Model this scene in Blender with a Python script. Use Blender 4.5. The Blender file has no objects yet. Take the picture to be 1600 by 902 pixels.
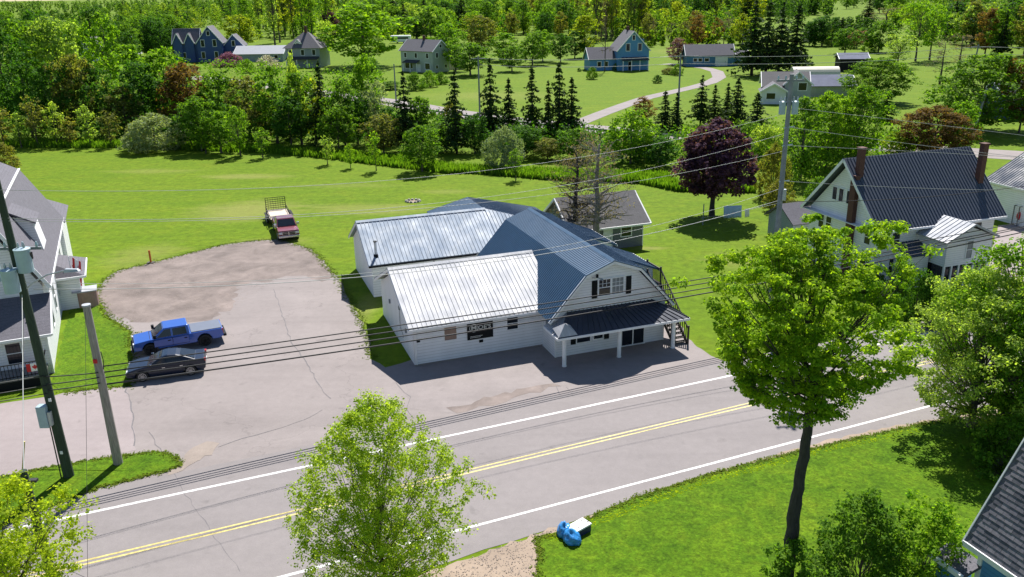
import bpy, math, random
import numpy as np
from mathutils import Vector, Matrix
random.seed(7); rng = np.random.default_rng(7)
S = bpy.context.scene
R = math.radians
PI = math.pi
# ------------------------------------------------------------------ camera, world, sun, exposure
F, PITCH, ROLL, CH = 1328.0, R(19.38), R(-1.08), 22.0      # focal length in pixels of a 1600 px wide picture, camera height
cd = bpy.data.cameras.new('camera'); cam = bpy.data.objects.new('camera', cd); S.collection.objects.link(cam)
cam.matrix_world = Matrix.Translation((0, 0, CH)) @ Matrix.Rotation(R(90) - PITCH, 4, 'X') @ Matrix.Rotation(ROLL, 4, 'Z')
cd.sensor_width = 36; cd.lens = F / 1600 * 36; cd.clip_start = .5; cd.clip_end = 20000
S.camera = cam
SUN_AZ, SUN_EL = R(79), R(51)                              # azimuth counter-clockwise from +X
w = bpy.data.worlds.new('World'); S.world = w; w.use_nodes = True
sk = w.node_tree.nodes.new('ShaderNodeTexSky'); sk.sky_type = 'NISHITA'; sk.sun_disc = False
sk.sun_elevation = SUN_EL; sk.sun_rotation = R(90) - SUN_AZ
sk.air_density = 1.0; sk.dust_density = .2; sk.ozone_density = 2.0
bg = w.node_tree.nodes['Background']; bg.inputs['Strength'].default_value = .066
w.node_tree.links.new(sk.outputs[0], bg.inputs['Color'])
sd = bpy.data.lights.new('sun', 'SUN'); sd.energy = 5.0; sd.angle = R(.5); sd.color = (1, .96, .9)
so = bpy.data.objects.new('sun', sd); S.collection.objects.link(so)
so.rotation_euler = Vector((-math.cos(SUN_EL) * math.cos(SUN_AZ), -math.cos(SUN_EL) * math.sin(SUN_AZ), -math.sin(SUN_EL))).to_track_quat('-Z', 'Y').to_euler()
S.view_settings.view_transform = 'Standard'; S.view_settings.look = 'None'; S.view_settings.gamma = 1
S.view_settings.use_curve_mapping = False
S.view_settings.exposure = .84
S.cycles.transparent_max_bounces = 8; S.cycles.max_bounces = 6; S.cycles.diffuse_bounces = 3

# ------------------------------------------------------------------ surveying helpers: a picture point -> a place on the ground
def G(px, py, z=0.0):
    u, v = (px - 800) / F, (py - 451) / F
    c, s = math.cos(ROLL), math.sin(ROLL)
    x = c * u + s * v; y = -s * u + c * v
    cp, sp = math.cos(PITCH), math.sin(PITCH)
    d = (x, cp - y * sp, -sp - y * cp)
    t = (z - CH) / d[2]
    return Vector((d[0] * t, d[1] * t, z))
def Pj(X, Y, Z):
    cp, sp = math.cos(PITCH), math.sin(PITCH)
    Z -= CH; x = X; y = -sp * Y - cp * Z; z = cp * Y - sp * Z
    c, s = math.cos(ROLL), math.sin(ROLL)
    return (800 + F * (c * x - s * y) / z, 451 + F * (s * x + c * y) / z)
def height_at(p, py):
    lo, hi = 0.0, 60.0
    for _ in range(30):
        m = (lo + hi) / 2
        if Pj(p[0], p[1], m)[1] > py: lo = m
        else: hi = m
    return lo
def plane_hit(px, py, p0, yaw):
    """point seen at px,py on the vertical plane through p0 that runs along yaw"""
    a, b = G(px, py, 0), G(px, py, 10)
    n = (-math.sin(yaw), math.cos(yaw))
    fa = (a.x - p0[0]) * n[0] + (a.y - p0[1]) * n[1]; fb = (b.x - p0[0]) * n[0] + (b.y - p0[1]) * n[1]
    return a.lerp(b, fa / (fa - fb))

# ------------------------------------------------------------------ object helpers
COL = S.collection
def tag(o, label=None, cat=None, group=None, kind=None):
    if label: o['label'] = label
    if cat: o['category'] = cat
    if group: o['group'] = group
    if kind: o['kind'] = kind
    return o
def empty(name, loc=(0, 0, 0), rz=0, label=None, cat=None, group=None):
    o = bpy.data.objects.new(name, None); COL.objects.link(o); o.location = loc; o.rotation_euler = (0, 0, rz)
    o.empty_display_size = .3
    return tag(o, label, cat, group)
def link_mesh(name, me, parent=None, mat=None):
    o = bpy.data.objects.new(name, me); COL.objects.link(o)
    if parent: o.parent = parent
    if mat is not None:
        if not me.materials: me.materials.append(None)
        o.material_slots[0].link = 'OBJECT'; o.material_slots[0].material = mat
    return o
class MB:
    def __init__(s): s.v = []; s.f = []
    def add(s, vs, fs):
        n = len(s.v); s.v += [tuple(v) for v in vs]; s.f += [tuple(i + n for i in f) for f in fs]; return s
    def box(s, x0, x1, y0, y1, z0, z1):
        return s.add([(x0, y0, z0), (x1, y0, z0), (x1, y1, z0), (x0, y1, z0), (x0, y0, z1), (x1, y0, z1), (x1, y1, z1), (x0, y1, z1)],
                     [(3, 2, 1, 0), (4, 5, 6, 7), (0, 1, 5, 4), (1, 2, 6, 5), (2, 3, 7, 6), (3, 0, 4, 7)])
    def hexa(s, b, t):      # two quads bottom and top, same order
        return s.add(list(b) + list(t), [(3, 2, 1, 0), (4, 5, 6, 7), (0, 1, 5, 4), (1, 2, 6, 5), (2, 3, 7, 6), (3, 0, 4, 7)])
    def prism(s, poly, d):  # polygon pushed along vector d
        n = len(poly); d = Vector(d); p = [Vector(q) for q in poly]
        vs = p + [q + d for q in p]
        return s.add(vs, [tuple(range(n))[::-1], tuple(range(n, 2 * n))] + [(i, (i + 1) % n, n + (i + 1) % n, n + i) for i in range(n)])
    def bar(s, a, b, w=.05, h=None):   # square bar between two points
        a = Vector(a); b = Vector(b); h = h or w; d = (b - a).normalized()
        u = d.cross(Vector((0, 0, 1)))
        if u.length < 1e-3: u = Vector((1, 0, 0))
        u.normalize(); v = u.cross(d).normalized(); u *= w / 2; v *= h / 2
        return s.hexa([a - u - v, a + u - v, a + u + v, a - u + v], [b - u - v, b + u - v, b + u + v, b - u + v])
    def tube(s, pts, rad, n=8, cap=True):
        pts = [Vector(p) for p in pts]; rad = rad if hasattr(rad, '__len__') else [rad] * len(pts)
        base = len(s.v); prev = None
        for i, p in enumerate(pts):
            d = (pts[min(i + 1, len(pts) - 1)] - pts[max(i - 1, 0)]).normalized()
            if prev is None:
                u = d.orthogonal().normalized()
            else:
                u = (prev - d * prev.dot(d)).normalized()
            prev = u; v = d.cross(u)
            for k in range(n):
                a = 2 * PI * k / n; s.v.append(tuple(p + (u * math.cos(a) + v * math.sin(a)) * rad[i]))
        for i in range(len(pts) - 1):
            for k in range(n):
                s.f.append((base + i * n + k, base + i * n + (k + 1) % n, base + (i + 1) * n + (k + 1) % n, base + (i + 1) * n + k))
        if cap:
            s.f.append(tuple(base + k for k in range(n))[::-1]); s.f.append(tuple(base + (len(pts) - 1) * n + k for k in range(n)))
        return s
    def mesh(s, name, smooth=False):
        me = bpy.data.meshes.new(name); me.from_pydata(s.v, [], s.f); me.update()
        if smooth: me.polygons.foreach_set('use_smooth', [True] * len(me.polygons))
        return me
    def build(s, name, mat, parent=None, smooth=False, bevel=0):
        o = link_mesh(name, s.mesh(name, smooth), parent, mat)
        if bevel:
            b = o.modifiers.new('bevel', 'BEVEL'); b.width = bevel; b.segments = 2; b.limit_method = 'ANGLE'; b.angle_limit = R(40)
        return o
def np_mesh(name, V, Q, uv_rand=None):
    """V (n,3), Q (m,4) quads -> mesh, fast"""
    me = bpy.data.meshes.new(name)
    me.vertices.add(len(V)); me.vertices.foreach_set('co', V.astype(np.float32).ravel())
    me.loops.add(Q.size); me.loops.foreach_set('vertex_index', Q.astype(np.int32).ravel())
    k = Q.shape[1]
    me.polygons.add(len(Q)); me.polygons.foreach_set('loop_start', np.arange(0, Q.size, k, dtype=np.int32))
    try: me.polygons.foreach_set('loop_total', np.full(len(Q), k, dtype=np.int32))
    except Exception: pass
    me.update(calc_edges=True)
    return me
def copy_tree(o, parent=None):
    c = o.copy(); COL.objects.link(c)
    if parent: c.parent = parent
    for ch in o.children: copy_tree(ch, c)
    return c

# ------------------------------------------------------------------ materials
def nodes(name):
    m = bpy.data.materials.new(name); m.use_nodes = True; nt = m.node_tree
    return m, nt, nt.nodes['Principled BSDF']
def noise(nt, scale, detail=4, rough=.55, coord='Object', stretch=None, dist=0):
    tc = nt.nodes.new('ShaderNodeTexCoord'); n = nt.nodes.new('ShaderNodeTexNoise')
    n.inputs['Scale'].default_value = scale; n.inputs['Detail'].default_value = detail; n.inputs['Roughness'].default_value = rough
    n.inputs['Distortion'].default_value = dist
    src = tc.outputs[coord]
    if coord == 'World':
        pass
    if stretch:
        mp = nt.nodes.new('ShaderNodeMapping'); mp.inputs['Scale'].default_value = stretch[:3]
        if len(stretch) > 3: mp.inputs['Rotation'].default_value = (0, 0, stretch[3])
        nt.links.new(src, mp.inputs['Vector']); src = mp.outputs[0]
    nt.links.new(src, n.inputs['Vector'])
    return n.outputs['Fac']
def ramp(nt, fac, stops):
    r = nt.nodes.new('ShaderNodeValToRGB'); e = r.color_ramp.elements
    while len(e) > 1: e.remove(e[0])
    e[0].position = stops[0][0]; e[0].color = (*stops[0][1], 1)
    for p, c in stops[1:]:
        q = e.new(p); q.color = (*c, 1)
    nt.links.new(fac, r.inputs[0]); return r.outputs[0]
def mixc(nt, fac, a, b, mode='MIX'):
    m = nt.nodes.new('ShaderNodeMix'); m.data_type = 'RGBA'; m.blend_type = mode
    if isinstance(fac, (int, float)): m.inputs[0].default_value = fac
    else: nt.links.new(fac, m.inputs[0])
    for i, x in ((6, a), (7, b)):
        if isinstance(x, tuple): m.inputs[i].default_value = (*x, 1)
        else: nt.links.new(x, m.inputs[i])
    return m.outputs[2]
def bump(nt, bs, h, strength=.3, dist=.02):
    b = nt.nodes.new('ShaderNodeBump'); b.inputs['Strength'].default_value = strength; b.inputs['Distance'].default_value = dist
    nt.links.new(h, b.inputs['Height']); nt.links.new(b.outputs[0], bs.inputs['Normal'])
def mat(name, col, rough=.7, metal=0, var=.15, scale=3, bmp=0, bscale=30, spec=.5, coat=0, stretch=None):
    m, nt, b = nodes(name)
    lo = tuple(c * (1 - var) for c in col); hi = tuple(min(1, c * (1 + var)) for c in col)
    if var: nt.links.new(ramp(nt, noise(nt, scale, stretch=stretch), [(.3, lo), (.7, hi)]), b.inputs['Base Color'])
    else: b.inputs['Base Color'].default_value = (*col, 1)
    b.inputs['Roughness'].default_value = rough; b.inputs['Metallic'].default_value = metal
    b.inputs['Specular IOR Level'].default_value = spec
    if coat: b.inputs['Coat Weight'].default_value = coat; b.inputs['Coat Roughness'].default_value = .05
    if bmp: bump(nt, b, noise(nt, bscale), bmp)
    return m
def lap_mat(name, col, pitch=.17, rough=.55, var=.06):
    """clapboard siding: fine horizontal relief too small to model"""
    m, nt, b = nodes(name)
    tc = nt.nodes.new('ShaderNodeTexCoord'); sx = nt.nodes.new('ShaderNodeSeparateXYZ'); nt.links.new(tc.outputs['Object'], sx.inputs[0])
    mt = nt.nodes.new('ShaderNodeMath'); mt.operation = 'DIVIDE'; mt.inputs[1].default_value = pitch; nt.links.new(sx.outputs[2], mt.inputs[0])
    fr = nt.nodes.new('ShaderNodeMath'); fr.operation = 'FRACT'; nt.links.new(mt.outputs[0], fr.inputs[0])
    base = ramp(nt, noise(nt, 1.1, 5, stretch=(1, 1, .35)), [(.3, tuple(c * (1 - var * 1.6) for c in col)), (.7, col)])
    groove = ramp(nt, fr.outputs[0], [(0, (.38,) * 3), (.16, (1,) * 3), (1, (1,) * 3)])
    nt.links.new(mixc(nt, .8, base, groove, 'MULTIPLY'), b.inputs['Base Color'])
    b.inputs['Roughness'].default_value = rough
    bump(nt, b, fr.outputs[0], .5, .02)
    return m
def shingle_mat(name, col, var=.22):
    m, nt, b = nodes(name)
    tc = nt.nodes.new('ShaderNodeTexCoord')
    sx = nt.nodes.new('ShaderNodeSeparateXYZ'); nt.links.new(tc.outputs['Object'], sx.inputs[0])
    n1 = noise(nt, 1.3, 6, .7, stretch=(1, 1, 3)); n2 = noise(nt, 14, 3)
    c = mixc(nt, .5, ramp(nt, n1, [(.3, tuple(x * (1 - var) for x in col)), (.7, tuple(x * (1 + var) for x in col))]),
             ramp(nt, n2, [(.35, tuple(x * .6 for x in col)), (.65, tuple(x * 1.4 for x in col))]))
    mt = nt.nodes.new('ShaderNodeMath'); mt.operation = 'DIVIDE'; mt.inputs[1].default_value = .1; nt.links.new(sx.outputs[2], mt.inputs[0])
    fr = nt.nodes.new('ShaderNodeMath'); fr.operation = 'FRACT'; nt.links.new(mt.outputs[0], fr.inputs[0])
    g = ramp(nt, fr.outputs[0], [(0, (.62,) * 3), (.22, (1,) * 3), (1, (1,) * 3)])
    nt.links.new(mixc(nt, .7, c, g, 'MULTIPLY'), b.inputs['Base Color'])
    b.inputs['Roughness'].default_value = .9
    bump(nt, b, n2, .4)
    return m
def leaf_mat(name, c1, c2, trans=.4, hue=.05, ns=2.2):
    m = bpy.data.materials.new(name); m.use_nodes = True; nt = m.node_tree; nt.nodes.clear()
    out = nt.nodes.new('ShaderNodeOutputMaterial')
    f = noise(nt, ns, 3, .6, 'Object')
    oi = nt.nodes.new('ShaderNodeObjectInfo')
    g = nt.nodes.new('ShaderNodeNewGeometry')
    c = ramp(nt, f, [(.32, c1), (.68, c2)])
    # each leaf a little lighter or darker than the next
    lr = ramp(nt, g.outputs['Random Per Island'], [(0, (.85, .9, .8)), (1, (1.75, 1.7, 1.5))])
    c = mixc(nt, 1, c, lr, 'MULTIPLY')
    orr = ramp(nt, oi.outputs['Random'], [(0, (.82, .86, .9)), (.5, (1, 1, 1)), (1, (1.18, 1.1, .9))])
    c = mixc(nt, 1, c, orr, 'MULTIPLY')
    d = nt.nodes.new('ShaderNodeBsdfPrincipled'); d.inputs['Roughness'].default_value = .75
    d.inputs['Specular IOR Level'].default_value = .08
    t = nt.nodes.new('ShaderNodeBsdfTranslucent'); mx = nt.nodes.new('ShaderNodeMixShader'); mx.inputs[0].default_value = min(.6, trans + .08)
    nt.links.new(c, d.inputs['Base Color'])
    nt.links.new(mixc(nt, 1, c, (1.6, 1.62, .5), 'MULTIPLY'), t.inputs['Color'])
    nt.links.new(d.outputs[0], mx.inputs[1]); nt.links.new(t.outputs[0], mx.inputs[2]); nt.links.new(mx.outputs[0], out.inputs['Surface'])
    return m
def metal_roof(name, col, rough=.35, metal=.3, var=.12):
    m, nt, b = nodes(name)
    n1 = noise(nt, .8, 5, .6); n2 = noise(nt, 2.5, 4, .6, stretch=(3, .4, .4))
    c = mixc(nt, .5, ramp(nt, n1, [(.3, tuple(x * (1 - var) for x in col)), (.7, tuple(min(1, x * (1 + var)) for x in col))]),
             ramp(nt, n2, [(.3, tuple(x * (1 - var * 1.5) for x in col)), (.7, tuple(min(1, x * (1 + var)) for x in col))]))
    nt.links.new(c, b.inputs['Base Color']); b.inputs['Metallic'].default_value = metal
    nt.links.new(ramp(nt, n1, [(.3, (rough * .8,) * 3), (.7, (rough * 1.3,) * 3)]), b.inputs['Roughness'])
    return m
def grass_mat(name, near=False, tint=(1, 1, 1), dry=()):
    m, nt, b = nodes(name)
    t = lambda c: tuple(a * k for a, k in zip(c, tint))
    big = noise(nt, .035, 5, .6); mid = noise(nt, .25, 5, .65, dist=.6); fine = noise(nt, 3.0 if near else 1.4, 5, .75)
    streak = noise(nt, .5, 3, .6, stretch=(.12, 1.3, 1, R(14)))
    c = ramp(nt, big, [(.3, t((.085, .155, .004))), (.7, t((.135, .195, .006)))])
    c = mixc(nt, .5, c, ramp(nt, mid, [(.25, t((.06, .125, .004))), (.5, t((.1, .172, .006))), (.8, t((.175, .195, .012)))]))
    c = mixc(nt, .35, c, ramp(nt, streak, [(.3, t((.07, .135, .004))), (.7, t((.14, .2, .008)))]))
    c = mixc(nt, .75, c, ramp(nt, fine, [(.25, (.5,) * 3), (.75, (1.45,) * 3)]), 'MULTIPLY')
    for (cx, cy, rx_, ry_, an, st) in dry:
        tc = nt.nodes.new('ShaderNodeTexCoord'); mp = nt.nodes.new('ShaderNodeMapping'); mp.vector_type = 'TEXTURE'
        mp.inputs['Location'].default_value = (cx, cy, 0); mp.inputs['Rotation'].default_value = (0, 0, an); mp.inputs['Scale'].default_value = (rx_, ry_, 1)
        nt.links.new(tc.outputs['Object'], mp.inputs['Vector']); ln = nt.nodes.new('ShaderNodeVectorMath'); ln.operation = 'LENGTH'; nt.links.new(mp.outputs[0], ln.inputs[0])
        nz = noise(nt, .55, 6, .75, stretch=(.3, 1, 1, an)); ad = nt.nodes.new('ShaderNodeMath'); ad.operation = 'MULTIPLY_ADD'; ad.inputs[1].default_value = 1.6; nt.links.new(nz, ad.inputs[0]); nt.links.new(ln.outputs['Value'], ad.inputs[2])
        f_ = ramp(nt, ad.outputs[0], [(.95 / 2.6 * 1.0, (st,) * 3), (.62, (0,) * 3)]) if False else None
        mr = nt.nodes.new('ShaderNodeMapRange'); mr.inputs['From Min'].default_value = 1.1; mr.inputs['From Max'].default_value = 1.75; mr.inputs['To Min'].default_value = st; mr.inputs['To Max'].default_value = 0; nt.links.new(ad.outputs[0], mr.inputs['Value'])
        c = mixc(nt, mr.outputs[0], c, (.27, .25, .085))
    if near:
        sp = noise(nt, 7, 4, .85); c = mixc(nt, .9, c, ramp(nt, sp, [(.3, (.4,) * 3), (.7, (1.5,) * 3)]), 'MULTIPLY'); pt_ = noise(nt, .9, 5, .7, dist=.8); c = mixc(nt, .8, c, ramp(nt, pt_, [(.3, (.55, .66, .6)), (.5, (1, 1, 1)), (.72, (1.5, 1.22, 1.3))]), 'MULTIPLY')
    nt.links.new(c, b.inputs['Base Color']); b.inputs['Roughness'].default_value = .9; b.inputs['Specular IOR Level'].default_value = .1
    bump(nt, b, fine, .7, .12)
    return m
def asphalt_mat(name, col, crack=True, stain=.12, scale=1.0, tracks=.35):
    m, nt, b = nodes(name)
    n1 = noise(nt, .22 * scale, 6, .62, dist=.5); n2 = noise(nt, 2.2, 5, .7); n3 = noise(nt, 40, 2, .7)
    c = ramp(nt, n1, [(.28, tuple(x * (1 - stain) for x in col)), (.72, tuple(x * (1 + stain) for x in col))])
    c = mixc(nt, .6, c, ramp(nt, n2, [(.25, (.86,) * 3), (.75, (1.1,) * 3)]), 'MULTIPLY')
    c = mixc(nt, .6, c, ramp(nt, n3, [(.3, (.84,) * 3), (.7, (1.14,) * 3)]), 'MULTIPLY')
    tr_ = noise(nt, .55, 4, .55, stretch=(.05, 1.0, 1, -R(23)))
    c = mixc(nt, tracks, c, ramp(nt, tr_, [(.3, (.72,) * 3), (.5, (1.0,) * 3), (.7, (1.1,) * 3)]), 'MULTIPLY')
    st_ = noise(nt, .9, 3, .5); c = mixc(nt, .55, c, ramp(nt, st_, [(.22, (.55,) * 3), (.34, (1,) * 3)]), 'MULTIPLY')
    if crack:
        v = nt.nodes.new('ShaderNodeTexVoronoi'); v.feature = 'DISTANCE_TO_EDGE'; v.inputs['Scale'].default_value = .11
        tc = nt.nodes.new('ShaderNodeTexCoord'); nz = nt.nodes.new('ShaderNodeTexNoise'); nz.inputs['Scale'].default_value = .8; nz.inputs['Detail'].default_value = 5
        nt.links.new(tc.outputs['Object'], nz.inputs['Vector'])
        mx = nt.nodes.new('ShaderNodeVectorMath'); mx.operation = 'SCALE'; mx.inputs['Scale'].default_value = 3.5
        nt.links.new(nz.outputs['Color'], mx.inputs[0]); ad = nt.nodes.new('ShaderNodeVectorMath'); nt.links.new(tc.outputs['Object'], ad.inputs[0]); nt.links.new(mx.outputs[0], ad.inputs[1])
        nt.links.new(ad.outputs[0], v.inputs['Vector'])
        c = mixc(nt, .4, c, ramp(nt, v.outputs['Distance'], [(0, (.5,) * 3), (.0035, (.8,) * 3), (.008, (1,) * 3)]), 'MULTIPLY')
    nt.links.new(c, b.inputs['Base Color']); b.inputs['Roughness'].default_value = .88; b.inputs['Specular IOR Level'].default_value = .25
    bump(nt, b, n3, .25, .01)
    return m
M = {}
def ell(x0, x1, y, hpx, st):
    a, b_ = G(x0, y), G(x1, y); c = (a + b_) / 2; t_ = G((x0 + x1) / 2, y - hpx); return (c.x, c.y, (b_ - a).length / 2, (t_ - c).length, math.atan2(b_.y - a.y, b_.x - a.x), st * .65)
DRY = [ell(275, 500, 330, 20, .75), ell(440, 720, 327, 12, .55), ell(290, 480, 276, 5, .65), ell(150, 330, 268, 5, .4), ell(150, 300, 400, 22, .45), ell(330, 520, 380, 10, .5), ell(430, 640, 290, 5, .3), ell(1080, 1240, 405, 16, .6), ell(640, 760, 300, 5, .4),
       ell(960, 1060, 388, 4, .7), ell(1240, 1330, 110, 12, .4), ell(1000, 1150, 80, 8, .4), ell(640, 900, 150, 10, .35), ell(545, 600, 480, 30, .6)]
M['grass'] = grass_mat('grass_field', dry=DRY); M['lawn'] = grass_mat('grass_near', True, (.74, .9, .8))
M['ditch'] = grass_mat('grass_long', True, (.75, .95, .9))
M['asphalt'] = asphalt_mat('road_asphalt', (.228, .206, .204), False, .05)
M['lot'] = asphalt_mat('parking_asphalt', (.245, .215, .208), True, .09)
M['drive'] = asphalt_mat('pink_asphalt', (.28, .24, .238), False, .07)
M['gravel'] = asphalt_mat('gravel', (.195, .16, .146), False, .38, 2.2)
M['sand'] = asphalt_mat('sandy_asphalt', (.27, .225, .195), False, .1, 3); M['dirt'] = asphalt_mat('dirt', (.31, .24, .185), False, .16, 3)
M['concrete'] = asphalt_mat('concrete', (.25, .22, .214), False, .1, 2)
M['paint_white'] = mat('road_paint_white', (.6, .59, .59), .6, var=.3, scale=5)
M['paint_yellow'] = mat('road_paint_yellow', (.5, .41, .13), .6, var=.3, scale=5)
M['white_lap'] = lap_mat('white_clapboard', (.83, .83, .87))
M['white'] = mat('white_paint', (.78, .78, .8), .5, var=.05)
M['block'] = lap_mat('painted_block_wall', (.82, .83, .88), .2, .6, .07)
M['silver_roof'] = metal_roof('silver_roof_metal', (.42, .425, .45), .65, .1, .26)
M['zinc_roof'] = metal_roof('zinc_roof_metal', (.23, .28, .35), .62, .1, .32)
M['navy_roof'] = metal_roof('blue_roof_metal', (.032, .088, .165), .55, .0, .12)
M['char_roof'] = metal_roof('charcoal_roof_metal', (.06, .075, .108), .7, .0, .12)
M['porch_roof'] = metal_roof('dark_porch_metal', (.03, .036, .055), .36, .2, .12)
M['shingle'] = shingle_mat('grey_shingle', (.115, .11, .13))
M['shingle_dark'] = shingle_mat('dark_shingle', (.05, .052, .062))
M['shingle_brown'] = shingle_mat('mottled_shingle', (.125, .12, .125), .3)
M['glass'] = mat('window_glass', (.012, .016, .024), .08, var=.2, scale=.8, spec=.5)
M['black'] = mat('black_paint', (.008, .009, .011), .7, var=.1, spec=.2)
M['rubber'] = mat('tyre_rubber', (.018, .018, .02), .85, var=.1)
M['chrome'] = mat('bright_metal', (.6, .61, .63), .22, .9, var=.05)
M['alloy'] = mat('alloy_rim', (.42, .43, .45), .3, .8, var=.05)
M['steel'] = mat('galvanised_steel', (.42, .45, .48), .45, .5, var=.12)
M['blue_car'] = mat('blue_car_paint', (.012, .085, .42), .3, .15, var=.03, coat=1)
M['black_car'] = mat('dark_blue_car_paint', (.004, .010, .03), .3, .0, var=.03, spec=.35, coat=.35)
M['red_car'] = mat('red_car_paint', (.17, .006, .022), .35, .0, var=.03, coat=1)
M['cover'] = mat('grey_vinyl_cover', (.11, .13, .18), .5, var=.06)
M['tail'] = mat('tail_lamp_red', (.4, .01, .01), .2, var=.05)
M['lamp'] = mat('head_lamp_glass', (.6, .62, .65), .12, var=.05)
M['wood_pole'] = mat('weathered_pole', (.3, .27, .24), .85, var=.3, scale=4, stretch=(6, 6, .5), bmp=.4, bscale=25)
M['green_pole'] = mat('treated_pole', (.03, .05, .03), .85, var=.35, scale=4, stretch=(6, 6, .5), bmp=.4, bscale=25)
M['far_pole'] = mat('grey_pole', (.2, .22, .24), .8, var=.2, scale=2)
M['transformer'] = mat('transformer_paint', (.34, .45, .5), .4, var=.1, scale=2)
M['wire_dark'] = mat('black_cable', (.015, .015, .018), .6, var=0)
M['wire_pale'] = mat('bare_aluminium_wire', (.42, .43, .42), .5, .3, var=0)
M['bark'] = mat('bark', (.085, .07, .06), .9, var=.35, scale=5, stretch=(3, 3, .6), bmp=.8, bscale=14)
M['bark_dark'] = mat('dark_bark', (.04, .036, .036), .9, var=.35, scale=5, stretch=(3, 3, .6), bmp=.8, bscale=14)
M['bark_pale'] = mat('pale_bark', (.2, .18, .16), .85, var=.35, scale=3, stretch=(3, 3, .6))
M['brick'] = mat('chimney_brick', (.1, .042, .032), .85, var=.3, scale=9, stretch=(1, 1, 4), bmp=.5, bscale=12)
M['wood'] = mat('raw_plywood', (.55, .46, .36), .8, var=.15, scale=2, stretch=(1, 8, 1))
M['dark_wood'] = mat('dark_stained_timber', (.05, .042, .036), .75, var=.25, scale=4)
M['grey_wood'] = mat('grey_timber', (.2, .19, .18), .85, var=.25, scale=3)
M['shed_grey'] = lap_mat('grey_clapboard', (.14, .155, .19))
M['blue_lap'] = lap_mat('blue_clapboard', (.09, .27, .55))
M['navy_lap'] = lap_mat('navy_clapboard', (.03, .075, .25))
M['teal_lap'] = lap_mat('deep_blue_clapboard', (.06, .2, .38))
M['sage_lap'] = lap_mat('pale_grey_clapboard', (.42, .46, .44))
M['ice_lap'] = lap_mat('pale_blue_clapboard', (.5, .6, .68))
M['grey_lap'] = lap_mat('slate_clapboard', (.28, .33, .38))
M['grey_metal'] = mat('lavender_roof_metal', (.17, .18, .24), .9, var=.12, scale=.8, spec=.1)
M['pale_metal'] = metal_roof('pale_roof_metal', (.36, .375, .41), .65, .05)
M['red'] = mat('flag_red', (.55, .015, .02), .7, var=.04)
M['flag_white'] = mat('flag_white', (.8, .8, .8), .7, var=.03)
M['orange'] = mat('orange_plastic', (.5, .12, .02), .6, var=.1)
M['sheet'] = mat('pale_blue_sheet', (.36, .5, .68), .85, var=.06)
M['bag_blue'] = mat('blue_plastic_bag', (.03, .22, .55), .35, var=.25, scale=5, bmp=.6, bscale=9)
M['tan'] = mat('tan_board', (.3, .2, .16), .8, var=.12)
M['curtain'] = mat('grey_window_film', (.2, .22, .24), .3, var=.2)
M['cream'] = mat('cream_cover', (.55, .52, .42), .6, var=.1)
L = lambda k, a, b, t=.4: M.__setitem__('leaves_' + k, leaf_mat('leaves_' + k, a, b, t))
L('lime', (.16, .24, .016), (.3, .35, .03), .5)
L('bright', (.07, .17, .015), (.155, .25, .02), .45)
L('green', (.045, .118, .013), (.105, .185, .02), .42)
L('deep', (.022, .075, .012), (.055, .125, .018), .35)
L('yellow', (.14, .18, .015), (.22, .26, .02), .5)
L('olive', (.1, .12, .03), (.17, .17, .05), .4)
L('silver', (.13, .18, .12), (.22, .27, .19), .35)
L('brown', (.09, .055, .025), (.16, .1, .035), .4)
L('purple', (.05, .02, .045), (.12, .055, .105), .3)
L('pink', (.14, .07, .1), (.22, .12, .15), .25)
L('magenta', (.15, .055, .13), (.24, .1, .2), .2)
L('spruce', (.014, .034, .012), (.035, .062, .02), .2)
L('pale', (.15, .23, .05), (.26, .34, .09), .5)
M['leaves_wood'] = leaf_mat('leaves_wood', (.03, .105, .014), (.17, .23, .025), .42, ns=.035)
M['leaves_wood_far'] = leaf_mat('leaves_wood_far', (.035, .09, .02), (.12, .19, .04), .42, ns=.02)
M['leaves_wood_dark'] = leaf_mat('leaves_wood_dark', (.015, .05, .012), (.06, .12, .02), .3, ns=.04)
L('blossom', (.3, .3, .28), (.45, .44, .4), .0)
L('bare', (.12, .1, .08), (.2, .17, .14), .2)

# ------------------------------------------------------------------ ground, roads, paving
def rough_edge(pts, step=.8, amp=.12, seed=1, closed=True):
    r = random.Random(seed); out = []
    n = len(pts)
    for i in range(n if closed else n - 1):
        a, b = pts[i], pts[(i + 1) % n]; k = max(1, min(60, int((b - a).length / step)))
        for j in range(k):
            p = a.lerp(b, j / k); out.append(Vector((p.x + r.uniform(-amp, amp), p.y + r.uniform(-amp, amp), 0)))
    return out
def sheet(name, pts, z, m, amp=.12, step=.8, seed=1, kind='structure', thick=0):
    p = rough_edge([Vector((q[0], q[1], 0)) for q in pts], step, amp, seed) if amp else [Vector(q) for q in pts]
    vs = [(q.x, q.y, z) for q in p]
    if sum(vs[i][0] * vs[(i + 1) % len(vs)][1] - vs[(i + 1) % len(vs)][0] * vs[i][1] for i in range(len(vs))) < 0: vs.reverse()
    b = MB(); b.add(vs, [tuple(range(len(vs)))])
    if thick:
        n = len(vs); b.v += [(x, y, z - thick) for x, y, _ in vs]; b.f += [(i, n + i, n + (i + 1) % n, (i + 1) % n) for i in range(n)]
    return tag(b.build(name, m), kind=kind)
px = lambda l: [G(*q) for q in l]
b = MB(); b.add([(-6000, -300, 0), (6000, -300, 0), (6000, 9000, 0), (-6000, 9000, 0)], [(0, 1, 2, 3)])
tag(b.build('grass_field', M['grass']), kind='structure')
FW = (G(110, 808), G(1120, 592)); rd = (FW[1] - FW[0]).normalized(); rn = Vector((-rd.y, rd.x, 0))
NW = (G(705, 832), G(1160, 712)); YL = (G(130, 880), G(1190, 628))
def along(l, t): d = (l[1] - l[0]).normalized(); return l[0] + d * t
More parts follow.
